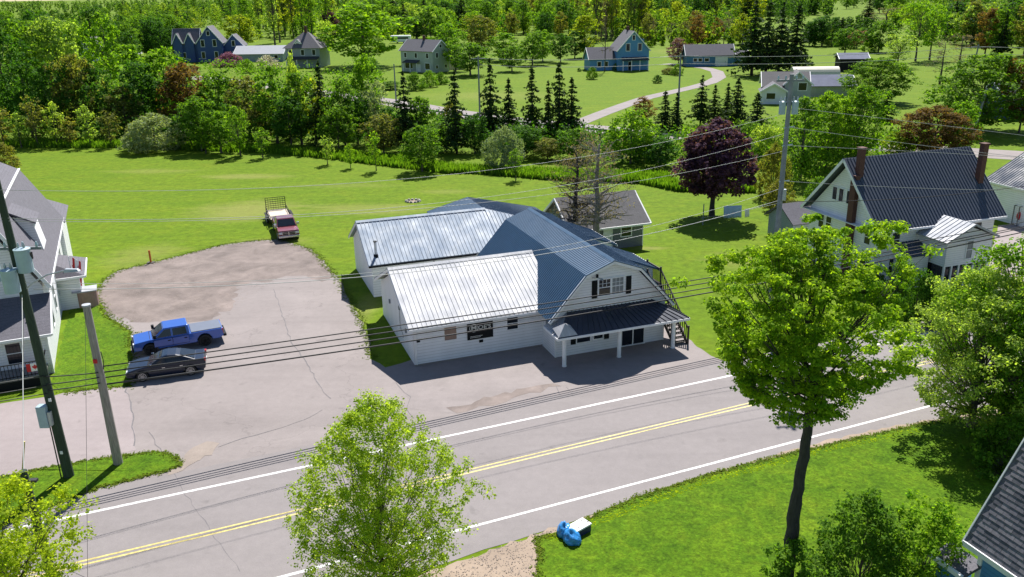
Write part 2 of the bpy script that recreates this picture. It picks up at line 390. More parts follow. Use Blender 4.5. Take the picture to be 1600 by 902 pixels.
def strip(l, t0, t1, w):
    d = (l[1] - l[0]).normalized(); n = Vector((-d.y, d.x, 0)) * (w / 2)
    return [along(l, t0) - n, along(l, t1) - n, along(l, t1) + n, along(l, t0) + n]
near_edge = px([(620, 905), (800, 846), (905, 812), (1000, 775), (1100, 743), (1200, 716), (1300, 692), (1440, 662)])
far_t = along(FW, 110) + rn * 2.2
road = [along(NW, -60) - rn * 2] + near_edge + [along(NW, 75) - rn * 1.2, along(NW, 120) - rn * 1.2, along(FW, 160) + rn * 1.8, along(FW, 48) + rn * 1.8, along(FW, -60) + rn * 2.4]
sheet('road', road, .012, M['asphalt'], .05, 1.2)
lot = px([(0, 900), (0, 640), (95, 615), (206, 603), (207, 560), (205, 520), (166, 492), (150, 462), (162, 440), (182, 424), (240, 410), (300, 395), (345, 383), (400, 376), (438, 374), (486, 390), (508, 412),
          (530, 438), (548, 470), (562, 498), (574, 528), (582, 560), (600, 575), (650, 560), (850, 530), (1060, 505), (1075, 528), (1092, 545), (1110, 556), (1160, 572), (1200, 600)]) + [along(FW, 60), along(FW, -20)]
sheet('parking_lot', lot, .006, M['lot'], .16, .8)
sheet('gravel_area', px([(152, 461), (163, 441), (182, 425), (240, 411), (300, 396), (345, 384), (400, 377), (438, 375), (484, 390), (506, 411), (522, 432), (505, 440), (470, 430), (440, 432), (420, 440), (395, 440), (372, 447), (366, 470), (366, 480),
      (345, 490), (325, 503), (215, 505), (166, 490)]), .010, M['gravel'], .3, .5, 3)
sheet('church_driveway', px([(-60, 760), (-60, 640), (95, 617), (197, 605), (208, 650), (211, 704), (160, 716), (60, 734), (0, 746)]), .0115, M['drive'], .05, .6, 4)
sheet('front_apron', px([(640, 640), (632, 596), (648, 574), (850, 541), (868, 560), (1036, 531), (1052, 520), (1075, 528), (1092, 545), (1112, 558), (1100, 577), (980, 598), (820, 630), (720, 648)]), .009, M['concrete'], .1, .6, 5)
sheet('dirt_patch', px([(700, 640), (760, 622), (830, 606), (870, 598), (872, 604), (830, 616), (775, 632), (720, 645)]), .014, M['gravel'], .22, .4, 8)
sheet('dirt_shoulder', px([(500, 1000), (560, 935), (640, 905), (735, 872), (800, 848), (870, 824), (905, 812), (930, 806), (900, 836), (850, 838), (842, 850), (850, 875), (885, 905), (895, 960)]), .016, M['dirt'], .12, .3, 6)
sheet('gravel_shoulder', px([(1120, 738), (1180, 720), (1260, 697), (1340, 677), (1430, 660), (1500, 650), (1560, 640), (1560, 648), (1500, 664), (1440, 668), (1340, 696), (1260, 714), (1180, 735)]), .0165, M['dirt'], .1, .4, 9)
tag(sheet('front_lawn', px([(840, 905), (846, 868), (838, 842), (862, 840), (905, 818), (1000, 778), (1100, 746), (1200, 719), (1300, 695), (1440, 664), (1500, 655), (1620, 664), (1800, 720), (1900, 905), (1700, 1200), (900, 1200), (885, 960)]), .05, M['lawn'], .13, .17, 7, thick=.05))
sheet('grass_island', px([(-80, 765), (0, 748), (60, 735), (150, 719), (242, 707), (262, 710), (275, 716), (281, 727), (258, 737), (200, 751), (150, 764), (100, 784), (60, 800), (0, 822), (-80, 845)]), .05, M['lawn'], .11, .15, 11, thick=.05)
sheet('dirt_bare_patch', px([(283, 722), (300, 700), (325, 690), (345, 694), (330, 710), (305, 722), (288, 735), (262, 742)]), .017, M['sand'], .1, .3, 12)
sheet('verge_lawn', px([(94, 614), (200, 602), (203, 560), (200, 522), (160, 494), (146, 462), (150, 440), (120, 440), (100, 520), (82, 600)]), .02, M['lawn'], .1, .4, 13)
for nm, l, t0, t1, wd, m in (('road_line_far', FW, -30, 130, .17, 'paint_white'), ('road_line_near', NW, -35, 110, .15, 'paint_white')):
    sheet(nm, strip(l, t0, t1, wd), .0165, M[m], .008, 1.5, 5)
YD = (YL[1] - YL[0]).normalized(); YN = Vector((-YD.y, YD.x, 0))
for s in (-.14, .14):
    q = (YL[0] + YN * s, YL[1] + YN * s); sheet('road_line_yellow', strip(q, -20, 120, .11), .0165, M['paint_yellow'], .008, 1.5, 6)
# long cracks and thin dark lines in the parking lot
M['crack'] = mat('tar_crack', (.13, .12, .125), .8, var=.2)
def crack(name, pts, wd, seed):
    c = rough_edge(px(pts), .5, .07, seed, False); vs = []; r = random.Random(seed)
    for i, p in enumerate(c):
        d = (c[min(i + 1, len(c) - 1)] - c[max(i - 1, 0)]).normalized(); n = Vector((-d.y, d.x, 0)) * wd * r.uniform(.3, 1)
        vs += [tuple(p - n)[:2] + (.0155,), tuple(p + n)[:2] + (.0155,)]
    b = MB(); b.add(vs, [(2 * i, 2 * i + 2, 2 * i + 3, 2 * i + 1) for i in range(len(c) - 1)])
    tag(b.build(name, M['crack']), kind='structure')
crack('pavement_dark_line', [(196, 606), (204, 630), (208, 660), (212, 704)], .05, 2)
crack('pavement_dark_line', [(428, 452), (440, 490), (455, 535), (480, 570), (505, 612), (520, 630)], .035, 3)
crack('pavement_dark_line', [(505, 640), (480, 655), (440, 668), (400, 680), (360, 692), (320, 705)], .03, 4)
crack('pavement_dark_line', [(232, 676), (262, 722), (300, 790), (345, 850), (384, 905)], .02, 5)  # thin dark line running diagonally from the lot across the road
crack('pavement_dark_line', [(868, 604), (884, 628)], .02, 6)
crack('pavement_dark_line', [(885, 604), (902, 628)], .02, 7)
crack('pavement_dark_line', [(620, 600), (640, 620), (636, 640), (655, 660)], .03, 8)
# the farther road, its guardrail and the drive to the blue house
def ribbon(name, pts, wd, z, m):
    c = px(pts); vs = []
    for i, p in enumerate(c):
        d = (c[min(i + 1, len(c) - 1)] - c[max(i - 1, 0)]).normalized(); n = Vector((-d.y, d.x, 0)) * wd / 2
        vs += [(p.x - n.x, p.y - n.y, z), (p.x + n.x, p.y + n.y, z)]
    b = MB(); b.add(vs, [(2 * i, 2 * i + 2, 2 * i + 3, 2 * i + 1) for i in range(len(c) - 1)])
    return tag(b.build(name, m), kind='structure')
BR = [(300, 120), (470, 141), (550, 152), (620, 161), (690, 174), (800, 189), (900, 199), (1000, 208), (1075, 213), (1200, 219), (1320, 227), (1450, 234), (1540, 240), (1700, 250)]
ribbon('back_road', BR, 7.2, .02, M['concrete'])
ribbon('gravel_drive', [(900, 194), (940, 178), (975, 165), (1010, 153), (1050, 144), (1085, 136), (1110, 129), (1124, 121), (1120, 112), (1104, 107), (1075, 103), (1040, 100)], 3.4, .03, M['concrete'])
gr = empty('guardrail', G(640, 176), 0, 'long dark steel guardrail along the near side of the farther road', 'guardrail')
c = px([(560, 159), (620, 168), (690, 181), (800, 196), (900, 206), (1000, 215), (1075, 220), (1190, 226)])
o0 = gr.location
b = MB()
for i in range(len(c) - 1): b.bar(c[i] - o0 + Vector((0, 0, .65)), c[i + 1] - o0 + Vector((0, 0, .65)), .08, .32)
b.build('rail', M['far_pole'], gr)
for i in range(len(c) - 1):
    for k in range(5):
        p = c[i].lerp(c[i + 1], k / 5) - o0; b = MB(); b.box(p.x - .08, p.x + .08, p.y - .08, p.y + .08, 0, .7); b.build('post', M['dark_wood'], gr)
# worn dry patches and stones in the field
M['dry'] = mat('dry_grass', (.19, .185, .045), .95, var=.35, scale=.8)
M['dry2'] = mat('yellowing_grass', (.125, .165, .018), .95, var=.3, scale=1.2)

# ------------------------------------------------------------------ building pieces
def FP(side, o):
    """wall coordinates (u along, out, z) -> thing coordinates; side 0 faces -y, 90 faces +x, 180 +y, 270 -x; o = wall origin"""
    a = R(side); c, s = math.cos(a), math.sin(a)
    return lambda u, out, z: (o[0] + c * u + s * out, o[1] + s * u - c * out, z)
def wbox(b, f, u0, u1, o0, o1, z0, z1):
    p = [f(u0, o1, z0), f(u1, o1, z0), f(u1, o0, z0), f(u0, o0, z0)]; q = [f(u0, o1, z1), f(u1, o1, z1), f(u1, o0, z1), f(u0, o0, z1)]
    b.hexa(p, q)
def window(par, side, o, u, z, wd, h, frame='white', sash=1, cols=1, pane='glass', fw=.07, name='window', bars=True):
    f = FP(side, o); b = MB()
    wbox(b, f, u - fw, u + wd + fw, 0, .05, z - fw, z); wbox(b, f, u - fw, u + wd + fw, 0, .05, z + h, z + h + fw)
    wbox(b, f, u - fw, u, 0, .048, z, z + h); wbox(b, f, u + wd, u + wd + fw, 0, .048, z, z + h)
    for i in range(1, cols): x = u + wd * i / cols; wbox(b, f, x - .03, x + .03, .012, .045, z, z + h)
    for i in range(1, sash + 1):
        if i < sash + 0 or sash == 1 and False: pass
    if sash > 1:
        for i in range(1, sash): zz = z + h * i / sash; wbox(b, f, u, u + wd, .012, .04, zz - .025, zz + .025)
    w_ = b.build(name, M[frame], par)
    for i in range(cols):
        p = MB(); wbox(p, f, u + wd * i / cols + .002, u + wd * (i + 1) / cols - .002, -.01, .012, z + .002, z + h - .002); p.build('pane', M[pane], w_)
    return w_
def door(par, side, o, u, z, wd, h, m='white', name='door', glass=False):
    f = FP(side, o); b = MB(); wbox(b, f, u - .08, u, 0, .05, z, z + h + .08); wbox(b, f, u + wd, u + wd + .08, 0, .05, z, z + h + .08); wbox(b, f, u, u + wd, 0, .05, z + h, z + h + .08)
    fr = b.build('door_frame', M['white'], par); d = MB(); wbox(d, f, u + .002, u + wd - .002, -.01, .025, z, z + h - .002)
    dd = d.build(name, M[m], par)
    k = MB(); wbox(k, f, u + wd * .82, u + wd * .88, .025, .07, z + h * .45, z + h * .5); k.build('handle', M['black'], dd)
    if glass: p = MB(); wbox(p, f, u + wd * .25, u + wd * .75, .025, .03, z + h * .55, z + h * .88); p.build('pane', M['glass'], dd)
    return dd
def roof_quad(par, q, m, t=.12, ribs=0, rw=.05, rh=.04, name='roof', panels=False, z_only=True):
    """q = eave0, eave1, ridge1, ridge0 ; ribs = spacing of standing seams that run from eave to ridge"""
    q = [Vector(p) for p in q]; n = (q[1] - q[0]).cross(q[3] - q[0]).normalized()
    if n.z < 0: n = -n
    ln = (q[1] - q[0]).length
    if panels:      # every panel is a piece of its own with a raised seam
        k = max(1, round(ln / ribs)); roof = None
        b = MB(); b.hexa([p - n * t for p in q], [p - n * .012 for p in q]); roof = b.build(name, M[m], par)
        for i in range(k):
            a0, a1 = i / k, (i + 1) / k
            e0 = q[0].lerp(q[1], a0); e1 = q[0].lerp(q[1], a1); r0 = q[3].lerp(q[2], a0); r1 = q[3].lerp(q[2], a1)
            du = (e1 - e0).normalized()
            b = MB(); b.hexa([e0 - n * .012, e1 - n * .012, r1 - n * .012, r0 - n * .012], [e0, e1 - du * .004, r1 - du * .004, r0])
            b.hexa([e0, e0 + du * rw, r0 + du * rw, r0], [e0 + n * rh + du * .008, e0 + n * rh + du * (rw - .008), r0 + n * rh + du * (rw - .008), r0 + n * rh + du * .008])
            b.build('roof_panel', M[m], roof)
        return roof
    b = MB(); b.hexa([p - n * t for p in q], q); roof = b.build(name, M[m], par)
    if ribs:
        k = max(1, round(ln / ribs)); b = MB()
        for i in range(k + 1):
            e = q[0].lerp(q[1], i / k); r = q[3].lerp(q[2], i / k)
            if (e - r).length < .1: continue
            d = (q[1] - q[0]).normalized() * rw / 2
            b.hexa([e - d, e + d, r + d, r - d], [e - d * .6 + n * rh, e + d * .6 + n * rh, r + d * .6 + n * rh, r - d * .6 + n * rh])
        o = b.build('roof_seams', M[m], roof); tag(o, kind='stuff')
    return roof
def trim(par, a, b_, m='white', w_=.12, h=.16, name='fascia'):
    b = MB(); b.bar(a, b_, w_, h); return b.build(name, M[m], par)

# ------------------------------------------------------------------ the pub with the gambrel roof
pub = empty('pub_building', G(649, 572.4), R(19.6), 'white pub with metal roofs, blue gambrel front and columned porch beside the parking lot', 'building')
O = (0, 0, 0)
# front wing
b = MB(); b.prism([(0, 0, 0), (0, 9.65, 0), (0, 9.65, 2.58), (0, 4.85, 4.72), (0, 0, 2.58)], (8.9, 0, 0)); b.build('front_wing_wall', M['block'], pub)
b = MB(); b.box(-.03, .09, -.025, -.001, .1, 2.5); b.box(-.03, -.001, -.025, .09, .1, 2.5); b.build('corner_board', M['white'], pub)
b = MB(); b.box(-.02, 8.6, -.03, -.001, 0, .1); b.build('plinth', M['concrete'], pub)
def wingroof(x0, x1, yf, yr, yb, ze, zr, m, sp, rw=.06):
    roof_quad(pub, [(x0, yf, ze), (x1, yf, ze), (x1, yr, zr), (x0, yr, zr)], m, .1, sp, rw, .032, panels=True)
    roof_quad(pub, [(x1, yb, ze), (x0, yb, ze), (x0, yr, zr), (x1, yr, zr)], m, .1, .66, panels=False)
    b = MB(); b.add([(x0 - .02, yr - .22, zr - .055), (x1, yr - .22, zr - .055), (x1, yr, zr + .075), (x0 - .02, yr, zr + .075), (x0 - .02, yr + .22, zr - .055), (x1, yr + .22, zr - .055)], [(0, 1, 2, 3), (3, 2, 5, 4)])
    b.build('ridge_cap', M[m], pub)
wingroof(-.38, 9.7, -.42, 4.85, 10.1, 2.66, 4.98, 'silver_roof', .30)
trim(pub, (-.4, -.45, 2.55), (8.2, -.45, 2.55), 'white', .05, .14)
for a, c in (((-.385, -.42, 2.53), (-.385, 4.85, 4.85)), ((-.385, 4.85, 4.85), (-.385, 10.1, 2.53))): trim(pub, a, c, 'white', .05, .16)
window(pub, 0, O, 1.95, 1.42, .78, .86, 'white', pane='tan', fw=.05)
window(pub, 0, O, 6.1, 1.5, .72, .8, 'white', 2, pane='glass', fw=.05)
for q in ((4.2, 4.45, .93, 1.1, 'black'), (.12, .38, 1.58, 1.68, 'black'), (6.35, 6.4, 2.36, 2.5, 'steel')):
    b = MB(); b.box(q[0], q[1], -.06, 0, q[2], q[3]); b.build('wall_vent', M[q[4]], pub)
b = MB(); b.tube([(.12, -.06, 2.5), (.12, -.06, .1)], .035, 6); b.build('downpipe', M['white'], pub)
b = MB(); b.tube([(-.05, 3.6, 2.6), (-.05, 3.6, 1.3), (-.05, 2.9, 1.0), (-.05, 2.9, .8)], .018, 5); b.build('conduit', M['far_pole'], pub)
for y_, z_ in ((6.6, 1.9), (1.9, 1.5), (3.5, 2.5)):
    b = MB(); b.box(-.09, -.001, y_, y_ + .2, z_, z_ + .26); b.build('meter_box', M['far_pole'], pub)
# the sign
sg = MB(); sg.box(3.43, 5.13, -.06, -.002, 1.2, 2.32); sign = sg.build('sign', M['black'], pub)
M['print'] = mat('sign_print', (.62, .62, .6), .6, var=0)
def text(s, size, loc, par, m, name='lettering', rx=90, rz=0, thick=.004, width=None, bold=0):
    cu = bpy.data.curves.new(name, 'FONT'); cu.body = s; cu.size = size; cu.extrude = thick; cu.offset = bold; cu.resolution_u = 3
    t = bpy.data.objects.new('tmp_text', cu); dg = bpy.context.evaluated_depsgraph_get()
    me = bpy.data.meshes.new_from_object(t); bpy.data.objects.remove(t)
    if width:
        xs = [v.co.x for v in me.vertices]; k = width / (max(xs) - min(xs)); x0 = min(xs)
        for v in me.vertices: v.co.x = (v.co.x - x0) * k
    me.transform(Matrix.Translation(loc) @ Matrix.Rotation(R(rz), 4, 'Z') @ Matrix.Rotation(R(rx), 4, 'X'))
    me.materials.clear(); me.name = name
    return link_mesh(name, me, par, m)
text("M", .40, (3.69, -.072, 1.86), sign, M['print'], width=.34, bold=.006)
text("OE'S", .36, (4.15, -.072, 1.86), sign, M['print'], width=.84, bold=.004)
b = MB()
for i in range(32):
    a0, a1 = 2 * PI * i / 32, 2 * PI * (i + 1) / 32; ro = .29; c = (3.86, 1.97)
    if 0.12 < (a0 / (2 * PI)) % 1 < .0: continue
    b.hexa([(c[0] + math.cos(a) * r_, -.066, c[1] + math.sin(a) * r_ * .95) for a, r_ in ((a0, ro - .035), (a1, ro - .035), (a1, ro), (a0, ro))],
           [(c[0] + math.cos(a) * r_, -.061, c[1] + math.sin(a) * r_ * .95) for a, r_ in ((a0, ro - .035), (a1, ro - .035), (a1, ro), (a0, ro))])
b.build('emblem_ring', M['print'], sign)
for x0, x1, z_ in ((4.22, 4.95, 1.74), (3.6, 4.35, 1.40), (3.6, 4.28, 1.32)):
    b = MB(); r = random.Random(int(x0 * 10 + z_ * 100)); x = x0
    while x < x1: w2 = r.uniform(.03, .07); b.box(x, x + w2, -.066, -.061, z_, z_ + .035); x += w2 + .018
    b.build('fine_print', M['print'], sign)
# back wing
b = MB(); b.prism([(.1, 13.55, 0), (.1, 21.3, 0), (.1, 21.3, 2.8), (.1, 17.4, 4.85), (.1, 13.55, 2.8)], (8.6, 0, 0)); b.build('back_wing_wall', M['block'], pub)
wingroof(-.22, 10.4, 13.0, 17.4, 21.8, 2.72, 5.06, 'zinc_roof', .30)
trim(pub, (-.22, 12.97, 2.6), (8.2, 12.97, 2.6), 'black', .05, .12)
for a, c in (((-.225, 13.0, 2.6), (-.225, 17.4, 4.92)), ((-.225, 17.4, 4.92), (-.225, 21.8, 2.6))): trim(pub, a, c, 'white', .05, .14)
b = MB(); b.tube([(.55, 13.9, 3.0), (.55, 13.9, 4.25)], .1, 10); fl = b.build('flue', M['steel'], pub)
b = MB(); b.tube([(.55, 13.9, 4.25), (.55, 13.9, 4.32)], .15, 10); b.build('flue_cap', M['black'], fl)
b = MB(); b.tube([(.55, 13.9, 3.05), (.55, 13.9, 3.3)], [.28, .13], 10); b.build('flue_collar', M['black'], fl)
b = MB(); b.box(4.9, 4.96, 13.45, 13.55, 2.0, 2.3); b.build('wall_vent', M['black'], pub)
# main body under the gambrel
GY0, GY1 = -2.1, 12.0
prof = [(8.52, 0), (16.25, 0), (16.25, 2.95), (14.12, 5.22), (12.38, 5.88), (10.58, 5.2), (8.52, 2.95)]
b = MB(); b.prism([(x, GY0, z) for x, z in prof], (0, GY1 - GY0, 0)); b.build('main_wall', M['white_lap'], pub)
gp = [(8.0, 2.62), (10.46, 5.34), (12.38, 6.06), (14.3, 5.34), (16.75, 2.62)]
y0, y1 = GY0 - .35, GY1 + .25
def gq(i): (xa, za), (xb, zb) = gp[i], gp[i + 1]; return [(xa, y0, za), (xa, y1, za), (xb, y1, zb), (xb, y0, zb)] if za < zb else [(xb, y0, zb), (xb, y1, zb), (xa, y1, za), (xa, y0, za)]
for i in range(4): roof_quad(pub, gq(i), 'navy_roof', .1, .23, .035, .028)
for i in range(4):
    a, c = gp[i], gp[i + 1]
    trim(pub, (a[0], y0 - .02, a[1] - .1), (c[0], y0 - .02, c[1] - .1), 'white', .05, .2)
    trim(pub, (a[0], y0 - .05, a[1] + .0), (c[0], y0 - .05, c[1] + .0), 'navy_roof', .03, .06, 'roof_edge')
b = MB(); b.add([(12.18, y0, 6.0), (12.18, y1, 6.0), (12.38, y1, 6.12), (12.38, y0, 6.12), (12.58, y1, 6.0), (12.58, y0, 6.0)], [(0, 1, 2, 3), (3, 2, 4, 5)]); b.build('ridge_cap', M['navy_roof'], pub)
b = MB()
for x in (8.5, 16.17): b.box(x, x + .1, GY0 - .025, GY0 - .002, 0, 2.85)
b.build('corner_board', M['white'], pub)
FM = (0, GY0, 0)
# gable window with shutters
wn = window(pub, 0, FM, 11.5, 3.74, .78, 1.05, 'white', sash=2, cols=1)
f = FP(0, FM)
b = MB()
for k in (1, 2): wbox(b, f, 11.5 + .78 * k / 3 - .012, 11.5 + .78 * k / 3 + .012, .012, .035, 4.27, 4.79)
wbox(b, f, 11.5, 12.28, .012, .035, 4.51, 4.53); b.build('glazing_bars', M['white'], wn)
wn = window(pub, 0, FM, 12.42, 3.74, .78, 1.05, 'white', sash=2, cols=1, pane='curtain')
b = MB()
for k in (1, 2): wbox(b, f, 12.42 + .78 * k / 3 - .012, 12.42 + .78 * k / 3 + .012, .012, .035, 3.76, 4.79)
wbox(b, f, 12.42, 13.2, .012, .035, 4.51, 4.53); b.build('glazing_bars', M['white'], wn)
def shutter(x, z, w_=.36, h=1.18):
    b = MB(); wbox(b, f, x, x + w_, .002, .04, z, z + h); s_ = b.build('shutter', M['black'], pub)
    b = MB(); k = 10
    for i in range(k): wbox(b, f, x + .04, x + w_ - .04, .04, .055, z + .06 + (h - .12) * i / k, z + .06 + (h - .12) * (i + .55) / k)
    tag(b.build('louvre', M['black'], s_), kind='stuff')
shutter(11.02, 3.62); shutter(13.4, 3.62)
window(pub, 0, FM, 10.02, .78, .92, .82, 'white'); window(pub, 0, FM, 11.2, .86, .62, .76, 'white'); shutter(9.6, .72, .34, .92); shutter(11.93, .74, .34, .92)
fr = MB(); wbox(fr, f, 13.12, 13.2, 0, .05, .06, 2.05); wbox(fr, f, 14.78, 14.86, 0, .05, .06, 2.05); wbox(fr, f, 13.12, 14.86, 0, .06, 2.05, 2.13); wbox(fr, f, 13.12, 14.86, 0, .09, .0, .06); wbox(fr, f, 13.96, 14.03, .012, .04, .06, 2.05)
dr = fr.build('sliding_door', M['white'], pub)
for a_, c_ in ((13.2, 13.96), (14.03, 14.78)): b = MB(); wbox(b, f, a_, c_, -.01, .012, .062, 2.048); b.build('pane', M['glass'], dr)
for x_, z_ in ((12.96, 1.75), (11.3, 5.0)):
    b = MB(); wbox(b, f, x_, x_ + .1, .002, .14, z_, z_ + .2); b.build('wall_lamp', M['black'], pub)
b = MB(); b.tube([(11.0, GY0 - .05, 5.02), (11.2, GY0 - .42, 5.1), (11.45, GY0 - .5, 5.05)], .02, 5); b.tube([(11.45, GY0 - .5, 5.05), (11.45, GY0 - .5, 4.97)], [.05, .12], 8); b.build('gooseneck_lamp', M['far_pole'], pub)
b = MB(); b.box(8.43, 8.518, -1.3, -.8, 1.75, 2.15); b.build('side_grille', M['far_pole'], pub)
# porch: hipped metal roof on round posts
ph = [(7.95, -3.95, 2.12), (17.0, -3.95, 2.12), (15.25, GY0 + .02, 2.98), (9.4, GY0 + .02, 2.98)]
roof_quad(pub, ph, 'porch_roof', .06, .42, .04, .04, 'porch_roof')
roof_quad(pub, [(17.0, -3.95, 2.12), (17.0, GY0 + .3, 2.12), (15.9, GY0 + .02, 2.6), (15.25, GY0 + .02, 2.98)], 'porch_roof', .06, .3, .04, .04, 'porch_roof')
roof_quad(pub, [(7.95, GY0 + .4, 2.12), (7.95, -3.95, 2.12), (9.4, GY0 + .02, 2.98), (8.9, GY0 + .02, 2.6)], 'silver_roof', .06, .3, .04, .04, 'porch_roof')
b = MB()
for a, c in (((7.93, -3.97), (17.02, -3.97)), ((17.02, -3.97), (17.02, GY0 + .3)), ((7.93, -3.97), (7.93, GY0 + .4))): b.bar((a[0], a[1], 2.02), (c[0], c[1], 2.02), .06, .15)
b.build('fascia', M['white'], pub)
b = MB(); b.box(8.0, 16.95, -3.9, GY0, 2.0, 2.03); b.build('soffit', M['white'], pub)
# small pyramid cap over the corner post
b = MB(); cx_, cy_ = 8.62, -3.5
b.add([(cx_ - .62, cy_ - .46, 2.17), (cx_ + .62, cy_ - .46, 2.17), (cx_ + .62, cy_ + .5, 2.42), (cx_ - .62, cy_ + .5, 2.42), (cx_, cy_, 2.86)], [(0, 1, 4), (1, 2, 4), (2, 3, 4), (3, 0, 4), (3, 2, 1, 0)])
b.build('pyramid_cap', M['silver_roof'], pub)
for x in (8.55, 12.3, 16.15):
    b = MB(); b.tube([(x, -3.52, 0), (x, -3.52, 2.0)], .13, 16); po = b.build('porch_post', M['white'], pub, smooth=False)
    b = MB(); b.tube([(x, -3.52, 0), (x, -3.52, .06)], .15, 16); b.build('base', M['white'], po)
# shed dormers on the right slope
for ya, yb in ((1.2, 4.6), (7.6, 11.6)):
    b = MB(); b.prism([(14.2, ya, 4.0), (17.15, ya, 2.4), (17.15, ya, 3.85), (14.2, ya, 5.0)], (0, yb - ya, 0)); b.build('dormer_wall', M['white_lap'], pub)
    roof_quad(pub, [(17.5, ya - .3, 3.86), (17.5, yb + .2, 3.86), (13.9, yb + .2, 5.3), (13.9, ya - .3, 5.3)], 'navy_roof', .1, .3, .035, .028, 'dormer_roof')
    trim(pub, (17.52, ya - .3, 3.78), (17.52, yb + .2, 3.78), 'white', .04, .16)
b = MB(); b.box(16.25, 17.0, 1.3, 4.5, 0, 2.6); b.build('lean_to_wall', M['white_lap'], pub)
# rear extension, ridge running back; the back wing's pale slope meets it in a hip
HX, HY, HZ = 10.3, 17.4, 5.06
b = MB(); b.prism([(8.8, 12.1, 0), (16.2, 12.1, 0), (16.2, 21.3, 0), (8.8, 21.3, 0)], (0, 0, 2.7)); b.build('rear_wall', M['white_lap'], pub)
roof_quad(pub, [(16.6, 14.5, 3.52), (16.6, 21.75, 3.52), (HX, 21.75, HZ), (HX, HY, HZ)], 'navy_roof', .1, .3, .035, .03)
roof_quad(pub, [(6.6, 21.75, 4.15), (6.6, 17.6, 4.15), (HX, 17.6, HZ), (HX, 21.75, HZ)], 'navy_roof', .1, .3, .035, .03)
roof_quad(pub, [(HX + .1, 13.0, 2.72), (16.6, 13.0, 2.72), (16.6, 14.5, 3.52), (HX + .1, HY - .05, HZ)], 'zinc_roof', .1, .3, .05, .04)
b = MB(); b.prism([(7.2, 21.5, 2.6), (16.2, 21.5, 2.6), (16.2, 21.5, 3.4), (HX, 21.5, 4.9), (7.2, 21.5, 4.1)], (0, -.3, 0)); b.build('rear_gable', M['white_lap'], pub)
# outside stair on the right
st = empty('stair', (0, 0, 0)); st.parent = pub; st.name = 'outside_stair'
n = 15
for k in range(n):
    y_ = -3.3 + 3.7 * k / n; z_ = 3.0 * (k + 1) / n; b = MB(); b.box(16.42, 17.3, y_, y_ + .28, z_ - .05, z_); b.build('tread', M['dark_wood'], st)
for x in (16.36, 17.34):
    b = MB(); b.bar((x, -3.35, .05), (x, .45, 2.95), .06, .26); b.build('stringer', M['dark_wood'], st)
    b = MB(); b.bar((x, -3.35, 1.1), (x, .45, 4.0), .06, .09); b.build('handrail', M['dark_wood'], st)
    for k in range(17):
        t = k / 16; y_ = -3.35 + 3.8 * t; z_ = 2.9 * t; b = MB(); b.bar((x, y_, z_ + .1), (x, y_, z_ + 1.08), .045); b.build('baluster', M['dark_wood'], st)
b = MB(); b.box(16.3, 17.4, .45, 2.4, 2.9, 3.0); b.build('landing', M['dark_wood'], st)
for p in ((17.36, .48), (17.36, 2.36), (16.34, .48), (17.36, -3.36), (16.36, -3.36)):
    hi = 4.15 if p[1] > 0 else 1.3
    b = MB(); b.box(p[0] - .05, p[0] + .05, p[1] - .05, p[1] + .05, 0, hi); b.build('newel_post', M['dark_wood'], st)
b = MB(); b.bar((17.36, .48, 3.98), (17.36, 2.36, 3.98), .06, .09); b.build('handrail', M['dark_wood'], st)
for k in range(12):
    y_ = .55 + 1.75 * k / 11; b = MB(); b.bar((17.36, y_, 3.0), (17.36, y_, 3.95), .04); b.build('baluster', M['dark_wood'], st)

# ------------------------------------------------------------------ small grey house behind the pub
sh = empty('grey_cottage', G(1003.7, 383.7), R(19.4), 'small grey clapboard house with brown shingle roof behind the pub', 'house')
b = MB(); b.prism([(-7.0, 0, 0), (-7.0, 5.6, 0), (-7.0, 5.6, 2.3), (-7.0, 2.8, 4.25), (-7.0, 0, 2.3)], (7.0, 0, 0)); b.build('wall', M['shed_grey'], sh)
roof_quad(sh, [(-7.4, -.5, 2.2), (.5, -.5, 2.2), (.5, 2.8, 4.5), (-7.4, 2.8, 4.5)], 'shingle_brown', .12)
roof_quad(sh, [(.5, 6.1, 2.2), (-7.4, 6.1, 2.2), (-7.4, 2.8, 4.5), (.5, 2.8, 4.5)], 'shingle_brown', .12)
trim(sh, (-7.4, -.52, 2.12), (.5, -.52, 2.12)); 
for s_ in (-7.42, .52):
    trim(sh, (s_, -.5, 2.12), (s_, 2.8, 4.4)); trim(sh, (s_, 2.8, 4.4), (s_, 6.1, 2.12))
window(sh, 0, O, -2.15, 1.1, .95, .95, 'white', 2, fw=.09); window(sh, 0, O, -5.5, 1.05, 1.0, .95, 'white', fw=.09); door(sh, 0, O, -3.85, .15, .75, 1.95)
b = MB(); b.box(-7.02, -7.12, 2.3, 3.2, 2.7, 3.2); b.build('gable_vent', M['shed_grey'], sh)
b = MB(); b.box(-.05, .03, -.03, .05, 0, 2.2); b.build('corner_board', M['white'], sh)

